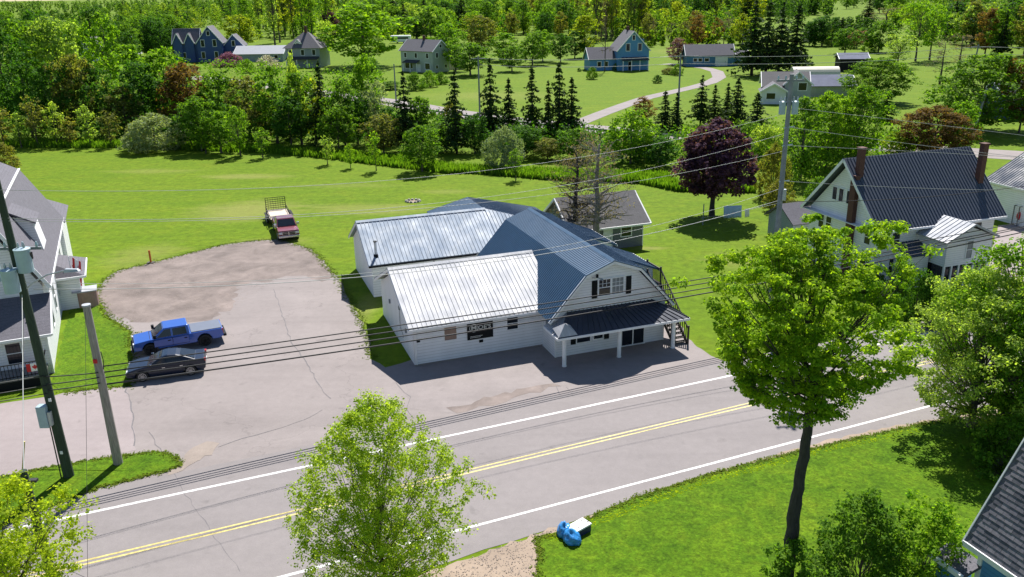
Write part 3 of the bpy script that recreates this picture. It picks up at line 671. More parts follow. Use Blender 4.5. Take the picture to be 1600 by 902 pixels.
# ------------------------------------------------------------------ white house on the right
hs = empty('white_house', G(1572.6, 337, 4.5).xy.to_3d(), R(19), 'large white house with charcoal metal roof and two brick chimneys right of the big maple', 'house')
b = MB(); b.prism([(-11.9, .5, 0), (-11.9, 8.5, 0), (-11.9, 8.5, 4.55), (-11.9, 4.5, 8.8), (-11.9, .5, 4.55)], (11.3, 0, 0)); b.build('wall', M['white_lap'], hs)
roof_quad(hs, [(-12.5, 0, 4.5), (0, 0, 4.5), (0, 4.5, 9.25), (-12.5, 4.5, 9.25)], 'char_roof', .12, .3, .05, .045)
roof_quad(hs, [(0, 9.0, 4.5), (-12.5, 9.0, 4.5), (-12.5, 4.5, 9.25), (0, 4.5, 9.25)], 'char_roof', .12, .3, .05, .045)
for s_ in (-12.52, .02):
    trim(hs, (s_, 0, 4.38), (s_, 4.5, 9.13), 'white', .05, .22); trim(hs, (s_, 4.5, 9.13), (s_, 9.0, 4.38), 'white', .05, .22)
trim(hs, (-12.5, -.03, 4.4), (0, -.03, 4.4))
b = MB(); b.box(-12.45, -11.9, .1, 8.9, 4.35, 4.4); b.build('soffit', M['white'], hs)
def chimney(par, x0, x1, y0_, y1_, z0, z1):
    c_ = empty('chimney', (0, 0, 0)); c_.parent = par
    b = MB(); b.box(x0, x1, y0_, y1_, z0, z1); b.build('brick_stack', M['brick'], c_)
    b = MB(); b.box(x0 - .06, x1 + .06, y0_ - .06, y1_ + .06, z1, z1 + .12); b.build('cap', M['brick'], c_)
chimney(hs, -12.3, -11.92, 3.1, 3.7, 0, 8.0)
chimney(hs, -12.0, -11.55, 3.25, 3.7, 7.9, 10.1)
chimney(hs, -1.1, -.62, 2.1, 2.55, 6.0, 9.8)
FL = (-11.9, 8.5, 0)
for u_, z_, wd in ((4.9, 5.7, .5), (4.15, 5.7, .5), (3.4, 5.7, .35)): window(hs, 270, FL, 8.5 - u_ - .9 - wd + .3, z_, wd, 1.0, 'white', pane='glass')
for u_ in (1.2, 2.1, 6.6): window(hs, 270, FL, u_, 3.1, .6, 1.1, 'white', 2)
for u_ in (1.2, 6.2): window(hs, 270, FL, u_, .8, .8, 1.3, 'white', 2)
window(hs, 0, (0, .5, 0), -2.6, 3.3, .7, .75, 'white'); window(hs, 0, (0, .5, 0), -10.6, 3.0, .7, 1.1, 'white', 2); window(hs, 0, (0, .5, 0), -10.6, .9, .8, 1.2, 'white', 2)
# front annex with its own pale gable roof
b = MB(); b.prism([(-8.05, -2.3, 1.9), (-3.75, -2.3, 1.9), (-3.75, -2.3, 3.95), (-5.9, -2.3, 4.75), (-8.05, -2.3, 3.95)], (0, 2.8, 0)); b.build('annex_wall', M['white_lap'], hs)
roof_quad(hs, [(-8.4, -2.6, 3.88), (-8.4, .6, 3.88), (-5.9, .6, 5.05), (-5.9, -2.6, 5.05)], 'pale_metal', .1, .4, .05, .04)
roof_quad(hs, [(-3.4, .6, 3.88), (-3.4, -2.6, 3.88), (-5.9, -2.6, 5.05), (-5.9, .6, 5.05)], 'pale_metal', .1, .4, .05, .04)
window(hs, 0, (0, -2.3, 0), -6.15, 2.35, .55, 1.35, 'white', 2, pane='curtain')
b = MB(); b.box(-8.0, -3.8, -2.2, .5, 0, 1.9); b.build('porch_wall', M['glass'], hs)
for k in range(7):
    b = MB(); x_ = -8.05 + 4.15 * k / 6; b.box(x_, x_ + .14, -2.3, -2.18, 0, 1.9); b.build('porch_post', M['white'], hs)
b = MB(); b.box(-3.7, -3.5, -2.2, -1.6, 1.0, 3.4); b.build('downpipe', M['steel'], hs)
# bay with small dark lower roof left of the annex
b = MB(); b.prism([(-10.2, .5, 0), (-10.2, -.9, 0), (-10.2, -.9, 2.6), (-10.2, .5, 3.2)], (2.0, 0, 0)); b.build('bay_wall', M['white_lap'], hs)
roof_quad(hs, [(-10.4, -1.1, 2.6), (-8.05, -1.1, 2.6), (-8.05, .5, 3.3), (-10.4, .5, 3.3)], 'char_roof', .08, .3)
# small grey roof at the far left corner
b = MB(); b.prism([(-10.3, 12.6, 0), (-10.3, 16.2, 0), (-10.3, 16.2, 1.9), (-10.3, 14.4, 3.1), (-10.3, 12.6, 1.9)], (4.0, 0, 0))
gs = empty('garden_shed', hs.matrix_basis.to_translation(), R(19), 'small grey shingled shed behind the left corner of the white house', 'shed'); b.build('wall', M['grey_lap'], gs)
roof_quad(gs, [(-10.6, 12.2, 1.8), (-6.0, 12.2, 1.8), (-6.0, 14.4, 3.25), (-10.6, 14.4, 3.25)], 'shingle', .1); roof_quad(gs, [(-6.0, 16.6, 1.8), (-10.6, 16.6, 1.8), (-10.6, 14.4, 3.25), (-6.0, 14.4, 3.25)], 'shingle', .1)

# white outbuilding cut by the right edge
wb = empty('white_outbuilding', G(1541, 282, 3.6).xy.to_3d(), R(19), 'white block building with dark metal roof and small sign at the right edge', 'building')
b = MB(); b.prism([(.3, 0, 0), (9.3, 0, 0), (9.3, 0, 3.5), (4.8, 0, 5.7), (.3, 0, 3.5)], (0, -14, 0)); b.build('wall', M['block'], wb)
roof_quad(wb, [(0, -14.3, 3.6), (0, .3, 3.6), (4.8, .3, 6.0), (4.8, -14.3, 6.0)], 'char_roof', .12, .3, .05, .045); roof_quad(wb, [(9.6, .3, 3.6), (9.6, -14.3, 3.6), (4.8, -14.3, 6.0), (4.8, .3, 6.0)], 'char_roof', .12, .3, .05, .045)
trim(wb, (-.02, -14.3, 3.5), (-.02, .3, 3.5))
b = MB(); wbox(b, FP(270, (.3, 0, 0)), 4.6, 5.6, 0, .05, 1.7, 2.5); b.build('sign', M['flag_white'], wb)
b = MB(); wbox(b, FP(270, (.3, 0, 0)), 4.75, 5.45, .05, .06, 1.85, 2.1); wbox(b, FP(270, (.3, 0, 0)), 4.75, 5.2, .05, .06, 2.2, 2.35); b.build('sign_print', M['far_pole'], wb)
b = MB(); wbox(b, FP(270, (.3, 0, 0)), 7.2, 7.4, 0, .12, 2.6, 2.8); b.build('wall_lamp', M['black'], wb)
sheet('side_drive', px([(1535, 470), (1548, 392), (1560, 352), (1640, 350), (1700, 430), (1650, 480)]), .012, M['drive'], .1, .8, 21)
rk = empty('drink_stand', G(1588, 354), R(15), 'grey framed rack holding a round red object beside the white outbuilding', 'rack')
b = MB()
for x in (0, 1.1):
    for y_ in (0, .6): b.box(x, x + .07, y_, y_ + .07, 0, 1.9)
for z_ in (0.1, 1.85): b.box(0, 1.17, 0, .06, z_, z_ + .06); b.box(0, 1.17, .6, .66, z_, z_ + .06)
b.build('frame', M['grey_wood'], rk)
b = MB(); b.tube([(.58, .05, .95), (.58, .12, .95), (.58, .3, .95), (.58, .4, .95)], [.3, .48, .48, .3], 18); b.build('red_drum', M['red'], rk)

# ------------------------------------------------------------------ church-like white building at the left edge
ch = empty('white_hall', G(84, 583), R(24), 'white hall with steep grey shingle roof at the left edge', 'building')
wl = -9.5
b = MB(); b.prism([(0, 3.4, 0), (0, 3.4, 4.7), (-2.3, 3.4, 8.8), (-6, 3.4, 11), (-9.7, 3.4, 8.8), (-12, 3.4, 4.7), (-12, 3.4, 0)], (0, 18.6, 0)); b.build('main_wall', M['white_lap'], ch)
hp = [(.5, 4.75), (-1.95, 9.05), (-6, 11.4), (-10.05, 9.05), (-12.5, 4.75)]
for i in range(4):
    (xa, za), (xb, zb) = hp[i], hp[i + 1]
    q = [(xa, 2.9, za), (xa, 22.4, za), (xb, 22.4, zb), (xb, 2.9, zb)] if za < zb else [(xb, 2.9, zb), (xb, 22.4, zb), (xa, 22.4, za), (xa, 2.9, za)]
    roof_quad(ch, q, 'shingle', .14)
trim(ch, (-1.95, 2.9, 9.1), (-1.95, 22.4, 9.1), 'white', .16, .06, 'flashing')
trim(ch, (.53, 2.9, 4.68), (.53, 22.4, 4.68), 'white', .06, .18)
for i in range(4): trim(ch, (hp[i][0], 2.86, hp[i][1] - .08), (hp[i + 1][0], 2.86, hp[i + 1][1] - .08), 'white', .05, .22)
for i in range(5): window(ch, 90, (0, 3.4, 0), 1.6 + i * 3.3, 1.3, .9, 1.9, 'white', 2)
for i in range(3): window(ch, 0, (0, 3.4, 0), -8.5 + 2.6 * i, 5.6, .9, 1.5, 'white', 2)
# dormer
for yd in (8.6,):
    b = MB(); b.prism([(.0, yd, 5.7), (-.35, yd, 7.75), (-2.6, yd, 8.6), (-1.9, yd, 8.9)][:3], (0, 2.6, 0)); b.build('dormer_wall', M['white_lap'], ch)
    roof_quad(ch, [(-.1, yd - .25, 7.7), (-.1, yd + 2.85, 7.7), (-2.9, yd + 2.85, 9.3), (-2.9, yd - .25, 9.3)], 'shingle', .1, name='dormer_roof')
# front lower wing
b = MB(); b.prism([(0, 0, 0), (0, 3.4, 0), (0, 3.4, 3.9), (0, 0, 2.75)], (-9, 0, 0)); b.build('front_wing_wall', M['white_lap'], ch)
roof_quad(ch, [(-9, -.4, 2.75), (.35, -.4, 2.75), (.35, 3.4, 4.2), (-9, 3.4, 4.2)], 'shingle', .12, name='porch_roof')
trim(ch, (-9, -.43, 2.66), (.35, -.43, 2.66)); trim(ch, (.38, -.4, 2.66), (.38, 3.4, 4.1))
window(ch, 0, O, -2.25, 1.05, .8, 1.3, 'white', 2); window(ch, 0, O, -5.5, 1.05, .8, 1.3, 'white', 2)
b = MB(); b.box(-.05, .05, -.04, .02, 0, 2.7); b.box(.002, .05, -.02, .14, 0, 2.7); b.build('corner_board', M['white'], ch)
b = MB(); b.tube([(-.75, 1.2, 3.2), (-.75, 1.2, 3.75)], .06, 8); b.build('vent_pipe', M['black'], ch)
# deck and railing
b = MB(); b.box(-9, -.2, -1.7, -.01, .55, .7); b.build('deck', M['grey_wood'], ch)
b = MB(); b.box(-9, -.25, -1.66, -1.6, 0, .55); b.build('under_deck_shade', M['black'], ch)  # black board paints in the shade beneath the deck
b = MB(); b.bar((-9, -1.65, 1.6), (-.2, -1.65, 1.6), .06, .05); b.bar((-9, -1.65, .8), (-.2, -1.65, .8), .05, .04); b.bar((-.2, -1.65, 1.6), (-.2, -.02, 1.6), .06, .05); b.build('handrail', M['black'], ch)
for k in range(46): b = MB(); x_ = -.2 - k * .19; b.box(x_ - .015, x_ + .015, -1.665, -1.635, .7, 1.6); b.build('baluster', M['black'], ch)
MAPLE = [(0, -.5), (.04, -.22), (.2, -.27), (.17, -.17), (.4, .03), (.33, .07), (.4, .23), (.25, .2), (.21, .27), (.1, .13), (.14, .38), (.06, .33), (0, .5)]
MAPLE = MAPLE + [(-x, y) for x, y in MAPLE[::-1][1:-1]]
def flag(name, par, o, ux, uz, wd, h, drape=0):
    """red-white-red flag with a leaf, built in the plane ux / uz"""
    ux, uz = Vector(ux), Vector(uz); n = ux.cross(uz).normalized() * .012; o = Vector(o)
    fl = empty(name, (0, 0, 0)); fl.parent = par
    def quad(a, c, nm, m, k=4):
        b = MB()
        for i in range(k):
            u0, u1 = a + (c - a) * i / k, a + (c - a) * (i + 1) / k
            w0, w1 = math.sin(u0 * 5) * drape, math.sin(u1 * 5) * drape
            p = [o + ux * wd * u0 + n * (w0 * 10), o + ux * wd * u1 + n * (w1 * 10)]
            b.hexa([p[0] - n, p[1] - n, p[1] + n, p[0] + n], [q + uz * h for q in (p[0] - n, p[1] - n, p[1] + n, p[0] + n)])
        b.build(nm, m, fl)
    quad(0, .25, 'red_band', M['red']); quad(.25, .75, 'white_field', M['flag_white']); quad(.75, 1, 'red_band', M['red'])
    b = MB(); c0 = o + ux * wd * .5 + uz * h * .5 - n * 1.2
    for sgn in (-1, 1):
        pts = [c0 + ux * x * h * .8 + uz * y * h * .8 for x, y in MAPLE]; pts = [p + n * (0 if sgn < 0 else 2.4) for p in pts]; b.prism(pts, n * .3 * sgn)
    b.build('maple_leaf', M['red'], fl)
    return fl
fr_ = empty('railing_flag', ch.location, R(24), 'red and white maple leaf flag tied to the black railing of the white hall', 'flag')
flag('banner', fr_, (-1.15, -1.7, 1.0), (1, 0, 0), (0, 0, 1), .9, .5)
# rear wing and side entry roof
b = MB(); b.prism([(-6, 22, 0), (.3, 22, 0), (.3, 22, 4.6), (-3, 22, 6), (-6, 22, 4.6)], (0, 5, 0)); b.build('rear_wing_wall', M['white_lap'], ch)
roof_quad(ch, [(.7, 21.0, 4.7), (.7, 27.4, 4.7), (-3, 27.4, 6.4), (-3, 21.0, 6.4)], 'shingle', .12)
roof_quad(ch, [(-6.5, 27.4, 4.7), (-6.5, 21.0, 4.7), (-3, 21.0, 6.4), (-3, 27.4, 6.4)], 'shingle', .12)
b = MB(); b.box(0, 1.5, 12.2, 16.4, 0, 2.5); b.build('entry_wall', M['white_lap'], ch)
roof_quad(ch, [(1.95, 11.8, 2.6), (1.95, 16.8, 2.6), (0.02, 15.8, 3.4), (0.02, 12.8, 3.4)], 'shingle', .1, name='entry_roof')
roof_quad(ch, [(0.02, 11.8, 2.6), (1.95, 11.8, 2.6), (0.02, 12.8, 3.4), (0.02, 12.75, 3.4)], 'shingle', .1, name='entry_roof')
trim(ch, (1.97, 11.8, 2.52), (1.97, 16.8, 2.52)); trim(ch, (0.02, 11.78, 2.52), (1.95, 11.78, 2.52))
# tank / wooden planter beside the entry, with flag pole
pl = empty('wooden_bin', G(139, 477), R(24), 'round tan wooden bin with a pale lid beside the white hall', 'bin')
b = MB(); b.tube([(0, 0, 0), (0, 0, 1.25)], .75, 20); b.build('drum', M['tan'], pl); b = MB(); b.box(-.95, .75, -.7, .7, 1.25, 1.33); b.build('lid', M['pale_metal'], pl)
fg = empty('flag_staff', G(122, 478), R(24), 'red and white maple leaf flag hanging from a thin white staff beside the hall', 'flag')
b = MB(); b.tube([(0, 0, 0), (0, 0, 3.9)], .035, 6); b.build('staff', M['white'], fg)
flag('cloth', fg, (.02, 0, 1.9), (.5, .1, -.45), (.12, 0, 1), 1.0, 1.9, .3)

# ------------------------------------------------------------------ blue house cut by the lower right corner
bh = empty('blue_house', G(1507, 845, 4.0).xy.to_3d(), R(20), 'blue house with grey shingle roof and white trim in the lower right corner', 'house')
b = MB(); b.prism([(.4, -.4, 0), (5.6, -.4, 0), (5.6, -.4, 4.0), (3.0, -.4, 8.6), (.4, -.4, 4.0)], (0, -13, 0)); b.build('wall', M['blue_lap'], bh)
e0, e1, r0, r1 = Vector((0, 0, 4.0)), Vector((0, -13.6, 4.0)), Vector((3.0, 0, 9.4)), Vector((3.0, -13.6, 9.4))
rf = roof_quad(bh, [e0, e1, r1, r0], 'shingle', .12); roof_quad(bh, [(6.0, 0, 4.0), (6.0, -13.6, 4.0), r1, r0], 'shingle', .12)
M['shingle_a'] = mat('shingle_slate', (.13, .125, .15), .9, var=.2, scale=8); M['shingle_b'] = mat('shingle_light', (.175, .165, .19), .9, var=.2, scale=8); M['shingle_c'] = mat('shingle_deep', (.085, .085, .105), .9, var=.2, scale=8)
dn = Vector((3.0, 0, 5.4)); sl_ = dn.length; dn.normalize(); nn = Vector((-5.4, 0, 3.0)).normalized(); cnt = 0; rows = 34; rest = MB(); shm = {}
for r_ in range(rows):
    for k in range(44):
        L_ = .3; off = (r_ % 2) * .15 + (r_ * 37 % 10) * .006; ya = -k * L_ - off; yb = ya - L_ + .008
        if yb < -13.5: continue
        s0 = sl_ * r_ / rows; s1 = sl_ * (r_ + 1) / rows + .03
        lift = random.uniform(.004, .012)
        q = [e0 + dn * s + Vector((0, y_, 0)) for s, y_ in ((s0, ya), (s0, yb), (s1, yb), (s1, ya))]
        w3 = bh.location + Matrix.Rotation(R(20), 3, 'Z') @ q[0]; X, Y = Pj(*w3)
        top = [q[0] + nn * (.016 + lift), q[1] + nn * (.016 + lift), q[2] + nn * .004, q[3] + nn * .004]
        if X < 1602 and Y < 905 and cnt < 300:
            b = MB(); b.hexa([p - nn * .004 for p in q], top); b.build('shingle', M['shingle_' + random.choice('aaabbc')], rf); cnt += 1
        else: rest.hexa([p - nn * .004 for p in q], top)
tag(rest.build('shingles', M['shingle_a'], rf), kind='stuff')
trim(bh, (-.03, .02, 3.92), (-.03, -13.6, 3.92), 'white', .06, .2); trim(bh, (0, .03, 3.92), (3.0, .03, 9.3), 'white', .05, .16)
b = MB(); b.box(.34, .46, -.5, -.34, 0, 3.9); b.build('corner_board', M['white'], bh)
b = MB(); b.prism([(-.15, -.2, 0), (.38, -.2, 0), (.38, .75, 0), (-.15, .75, 0)], (0, 0, 2.95)); b.build('entry_wall', M['blue_lap'], bh)
roof_quad(bh, [(-.4, -.5, 3.0), (-.4, .9, 3.0), (.5, .9, 3.25), (.5, -.5, 3.25)], 'shingle', .12, name='entry_roof'); trim(bh, (-.42, -.5, 2.95), (-.42, .9, 2.95))

# ------------------------------------------------------------------ vehicles (+x forward, +y left)
def arch(cx, r, n=9, z0=.0): return [(cx + r * math.cos(PI * (1 - i / (n - 1))), z0 + r * math.sin(PI * (1 - i / (n - 1)))) for i in range(n)]
def wheel(par, x, y, r, wd, rim_m='alloy', spokes=5):
    w_ = empty('wheel', (x, y, r)); w_.parent = par
    b = MB(); b.tube([(0, -wd / 2, 0), (0, -wd / 2 + .03, 0), (0, wd / 2 - .03, 0), (0, wd / 2, 0)], [r * .93, r, r, r * .93], 22); b.build('tyre', M['rubber'], w_)
    s = 1 if y > 0 else -1; b = MB(); b.tube([(0, s * (wd / 2 - .02), 0), (0, s * (wd / 2 + .012), 0)], [r * .2, r * .17], 12)
    for k in range(spokes):
        a = 2 * PI * k / spokes + .3; d = (math.cos(a), math.sin(a)); b.bar((d[0] * r * .12, s * (wd / 2 + .005), d[1] * r * .12), (d[0] * r * .66, s * (wd / 2 + .005), d[1] * r * .66), r * .2, .03)
    n = 20; ri, ro = r * .6, r * .68
    for k in range(n):
        a0, a1 = 2 * PI * k / n, 2 * PI * (k + 1) / n; ya, yb = s * (wd / 2 - .01), s * (wd / 2 + .015)
        b.hexa([(math.cos(a0) * ri, ya, math.sin(a0) * ri), (math.cos(a1) * ri, ya, math.sin(a1) * ri), (math.cos(a1) * ro, ya, math.sin(a1) * ro), (math.cos(a0) * ro, ya, math.sin(a0) * ro)],
               [(math.cos(a0) * ri, yb, math.sin(a0) * ri), (math.cos(a1) * ri, yb, math.sin(a1) * ri), (math.cos(a1) * ro, yb, math.sin(a1) * ro), (math.cos(a0) * ro, yb, math.sin(a0) * ro)])
    b.build('rim', M[rim_m], w_); return w_
def loft(secs, name, m, par, bevel=.0, smooth=True):
    """secs: list of (x, [(y,z)...]) cross-sections, same count"""
    b = MB(); n = len(secs[0][1])
    for x, s in secs: b.v += [(x if not isinstance(x, (list, tuple)) else x[i], p[0], p[1]) for i, p in enumerate(s)]
    for i in range(len(secs) - 1):
        for k in range(n): b.f.append((i * n + k, i * n + (k + 1) % n, (i + 1) * n + (k + 1) % n, (i + 1) * n + k))
    b.f.append(tuple(range(n))); b.f.append(tuple((len(secs) - 1) * n + k for k in range(n))[::-1])
    return b.build(name, m, par, bevel=bevel)
def body_side(outline, hw, name, m, par, tum=.05, zb=.6, bevel=.04):
    """side outline extruded across the width; points above zb lean inwards"""
    n = len(outline); b = MB()
    def y(z): return hw - max(0, z - zb) * tum - max(0, .45 - z) * .12
    b.v = [(x, y(z), z) for x, z in outline] + [(x, -y(z), z) for x, z in outline]
    b.f = [tuple(range(n)), tuple(range(n, 2 * n))[::-1]] + [(i, n + i, n + (i + 1) % n, (i + 1) % n) for i in range(n)]
    return b.build(name, M[m], par, bevel=bevel)
def cabin(base, top, hwb, hwt, name, m, par, bevel=.05):
    """greenhouse: base and top polygons in x,z with half widths"""
    b = MB(); (x0, z0), (x1, z1) = base; (x2, z2), (x3, z3) = top    # front base, rear base ; front top, rear top
    b.hexa([(x0, -hwb, z0), (x0, hwb, z0), (x1, hwb, z1), (x1, -hwb, z1)], [(x2, -hwt, z2), (x2, hwt, z2), (x3, hwt, z3), (x3, -hwt, z3)])
    return b.build(name, M[m], par, bevel=bevel)
def glass_quad(par, pts, off, name='window', m='glass'):
    p = [Vector(q) for q in pts]; n = (p[1] - p[0]).cross(p[2] - p[0]).normalized(); c = sum(p, Vector()) / len(p)
    if n.dot(Vector(off)) < 0: n = -n
    b = MB(); b.prism([q + n * .004 for q in p], n * .012); return b.build(name, M[m], par)
def side_glass(par, xs, zb, zt, base, top, hwb, hwt, s, name='side_window', m='glass'):
    """pane on the leaning cabin side between fractions of height zb..zt at four x positions (bottom a,b top b,a)"""
    zb0 = base[0][1]; zt0 = top[0][1]
    def P(x, z): t = (z - zb0) / (zt0 - zb0); return (x, s * (hwb + (hwt - hwb) * t), z)
    return glass_quad(par, [P(xs[0], zb), P(xs[1], zb), P(xs[2], zt), P(xs[3], zt)], (0, s, .2), name, m)
def place(name, front_px, rear_px, side, track, wb, label, cat, at='front'):
    f_, r_ = G(*front_px), G(*rear_px); d = (f_ - r_).normalized(); yaw = math.atan2(d.y, d.x)
    n = Vector((-d.y, d.x, 0)) * side; mid = (f_ + r_) / 2 - n * track
    return empty(name, mid, yaw, label, cat), (f_ - r_).length
def pickup(par, m, hw=.93, fx=1.75, rx=-1.72, L0=2.75, L1=-2.95, r=.4, cover=True, chrome=False, ztop=1.0, belt=1.12, roof=1.8, cab_r=-.95):
    o_ = [(L0, .45), (L0, .8), (L0 - .08, belt - .08), (L0 - 1.0, belt + .02), (cab_r, belt + .03), (cab_r - .02, belt + .02), (L1, belt + .03), (L1, .55), (L1 + .25, .42)]
    bot = [(rx - r * 1.22, .42)] + arch(rx, r * 1.2, z0=.42)[1:-1] + [(rx + r * 1.22, .38)] + [(fx - r * 1.22, .38)] + arch(fx, r * 1.2, z0=.42)[1:-1] + [(fx + r * 1.22, .42)]
    bd = body_side(o_ + bot, hw, 'body', m, par)
    b = MB(); b.box(L1 + .1, L0 - .1, -hw + .1, hw - .1, .5, .8); b.build('chassis', M['black'], par)
    base = ((L0 - 1.15, belt), (cab_r, belt)); top = ((L0 - 1.95, roof), (cab_r - .02 + .08, roof)); hb, ht = hw - .05, hw - .2
    cb = cabin(base, top, hb, ht, 'cab', m, par, .06)
    glass_quad(cb, [(L0 - 1.22, -hb + .1, belt + .07), (L0 - 1.22, hb - .1, belt + .07), (L0 - 1.87, ht - .06, roof - .07), (L0 - 1.87, -ht + .06, roof - .07)], (1, 0, .5), 'windshield')
    glass_quad(cb, [(cab_r + .007, -hb + .15, belt + .12), (cab_r + .007, hb - .15, belt + .12), (cab_r + .06, ht - .1, roof - .1), (cab_r + .06, -ht + .1, roof - .1)], (-1, 0, 0), 'rear_window')
    mid = (L0 - 1.2 + cab_r) / 2 - .05
    for s in (1, -1):
        side_glass(cb, (L0 - 1.42, mid + .06, mid + .06, L0 - 1.98), belt + .06, roof - .1, base, top, hb, ht, s)
        side_glass(cb, (mid - .06, cab_r + .18, cab_r + .22, mid - .06), belt + .06, roof - .1, base, top, hb, ht, s)
        for a_, c_ in ((L0 - 1.25, mid + .015), (mid - .015, cab_r + .1)):
            b = MB(); ys = s * (hw - .012); b.box(c_ - .014, a_ + .014, min(ys, ys + s * .016), max(ys, ys + s * .016), .5, belt - .045); b.build('door_gap', M['black'], par)  # thin black strip stands in for the dark gap around the door
            b = MB(); b.box(c_, a_, min(ys, ys + s * .022), max(ys, ys + s * .022), .52, belt - .06); dd = b.build('door', M[m], par, bevel=.015)
            b = MB(); b.box(c_ + .1, c_ + .28, min(ys + s * .02, ys + s * .05), max(ys + s * .02, ys + s * .05), belt - .22, belt - .17); b.build('handle', M['chrome' if chrome else 'black'], dd)
        b = MB(); b.box(L0 - 1.42, L0 - 1.24, min(s * (hb), s * (hb + .24)), max(s * hb, s * (hb + .24)), belt + .1, belt + .34); b.build('mirror', M['black' if not chrome else 'chrome'], par, bevel=.02)
        b = MB(); b.box(L0 - .1, L0 + .015, min(s * (hw - .36), s * (hw - .05)), max(s * (hw - .36), s * (hw - .05)), .74, .93); b.build('headlight', M['lamp'], par, bevel=.015)
        b = MB(); b.box(L1 - .015, L1 + .08, min(s * (hw - .17), s * (hw - .02)), max(s * (hw - .17), s * (hw - .02)), .72, 1.05); b.build('taillight', M['tail'], par)
    b = MB(); b.box(L0 - 1.06, L0 - 1.03, -hw + .1, hw - .1, belt + .0, belt + .028); b.build('hood_gap', M['black'], par)
    b = MB(); b.box(L1 - .03, L1 - .01, -.26, .26, .72, .86); b.build('number_plate', M['flag_white'], par)
    b = MB(); b.box(L0 - .05, L0 + .012, -hw + .38, hw - .38, .66, .95); g_ = b.build('grille', M['black' if not chrome else 'chrome'], par)
    if chrome:
        for a_, c_ in ((-hw + .42, -.04), (.04, hw - .42)):
            for z_ in (.68, .82): b = MB(); b.box(L0 + .012, L0 + .02, a_, c_, z_, z_ + .11); b.build('grille_opening', M['black'], g_)
    b = MB(); b.box(L0 - .1, L0 + .12, -hw + .03, hw - .03, .4, .62); b.build('front_bumper', M['chrome' if chrome else 'black'], par, bevel=.04)
    b = MB(); b.box(L1 - .2, L1 + .02, -hw + .08, hw - .08, .46, .64); b.build('rear_bumper', M['black'], par, bevel=.03)
    if cover: b = MB(); b.box(L1 + .06, cab_r - .08, -hw + .1, hw - .1, belt + .025, belt + .075); b.build('tonneau_cover', M['cover'], par, bevel=.02)
    else: b = MB(); b.box(L1 + .1, cab_r - .1, -hw + .13, hw - .13, belt + .02, belt + .045); b.build('bed_floor', M['black'], par)
    for x in (fx, rx):
        for s in (1, -1): wheel(par, x, s * (hw - .14), r, .26, 'alloy' if chrome else 'black')
t, wl_ = place('pickup_truck', (237, 556), (322, 541), 1, .93, 3.5, 'bright blue crew cab pickup with grey bed cover parked above the dark sedan', 'pickup truck')
pickup(t, 'blue_car', fx=wl_ / 2, rx=-wl_ / 2, L0=wl_ / 2 + .98, L1=-wl_ / 2 - 1.2, cab_r=-.82, belt=1.05, roof=1.66)
# sedan
t, wl_ = place('sedan_car', (224, 597), (299, 587), 1, .86, 2.8, 'dark blue black sedan parked beside the blue pickup on the lot', 'car')
fx, rx, r, hw = wl_ / 2, -wl_ / 2, .34, .9
o_ = [(fx + .88, .35), (fx + .92, .58), (fx + .8, .74), (fx + .2, .88), (fx - .42, .95), (rx + .3, .99), (rx - .35, 1.02), (rx - .85, 1.0), (rx - .93, .78), (rx - .9, .42), (rx - .75, .33)]
bot = [(rx - r * 1.2, .3)] + arch(rx, r * 1.18, z0=.32)[1:-1] + [(rx + r * 1.2, .26)] + [(fx - r * 1.2, .26)] + arch(fx, r * 1.18, z0=.32)[1:-1] + [(fx + r * 1.2, .28)]
body_side(o_ + bot, hw, 'body', 'black_car', t, .1, .6, .05)
b = MB(); b.box(rx - .7, fx + .7, -hw + .12, hw - .12, .3, .6); b.build('chassis', M['black'], t)
def section_cab(par, m):
    hb = hw - .09; secs = []
    for x, z, h_ in ((fx - .3, .93, hb), (fx - .95, 1.28, hb - .13), (fx - 1.3, 1.4, hb - .2), (.1 - .25, 1.44, hb - .21), (rx + .75, 1.4, hb - .2), (rx + .25, 1.25, hb - .14), (rx - .4, 1.0, hb - .02)):
        secs.append((x, [(-hb, .92), (hb, .92), (h_, z - .02), (h_ - .12, z), (-h_ + .12, z), (-h_, z - .02)]))
    return loft(secs, 'cabin', M[m], par, .03), hb
b = MB(); b.box(rx - .955, rx - .94, -.26, .26, .62, .74); b.build('number_plate', M['flag_white'], t)
cb, hb = section_cab(t, 'black_car')
glass_quad(cb, [(fx - .4, -hb + .12, .99), (fx - .4, hb - .12, .99), (fx - 1.18, hb - .3, 1.365), (fx - 1.18, -hb + .3, 1.365)], (1, 0, 1), 'windshield', 'glass')
glass_quad(cb, [(rx - .3, -hb + .14, 1.05), (rx - .3, hb - .14, 1.05), (rx + .5, hb - .32, 1.345), (rx + .5, -hb + .32, 1.345)], (-1, 0, 1), 'rear_window')
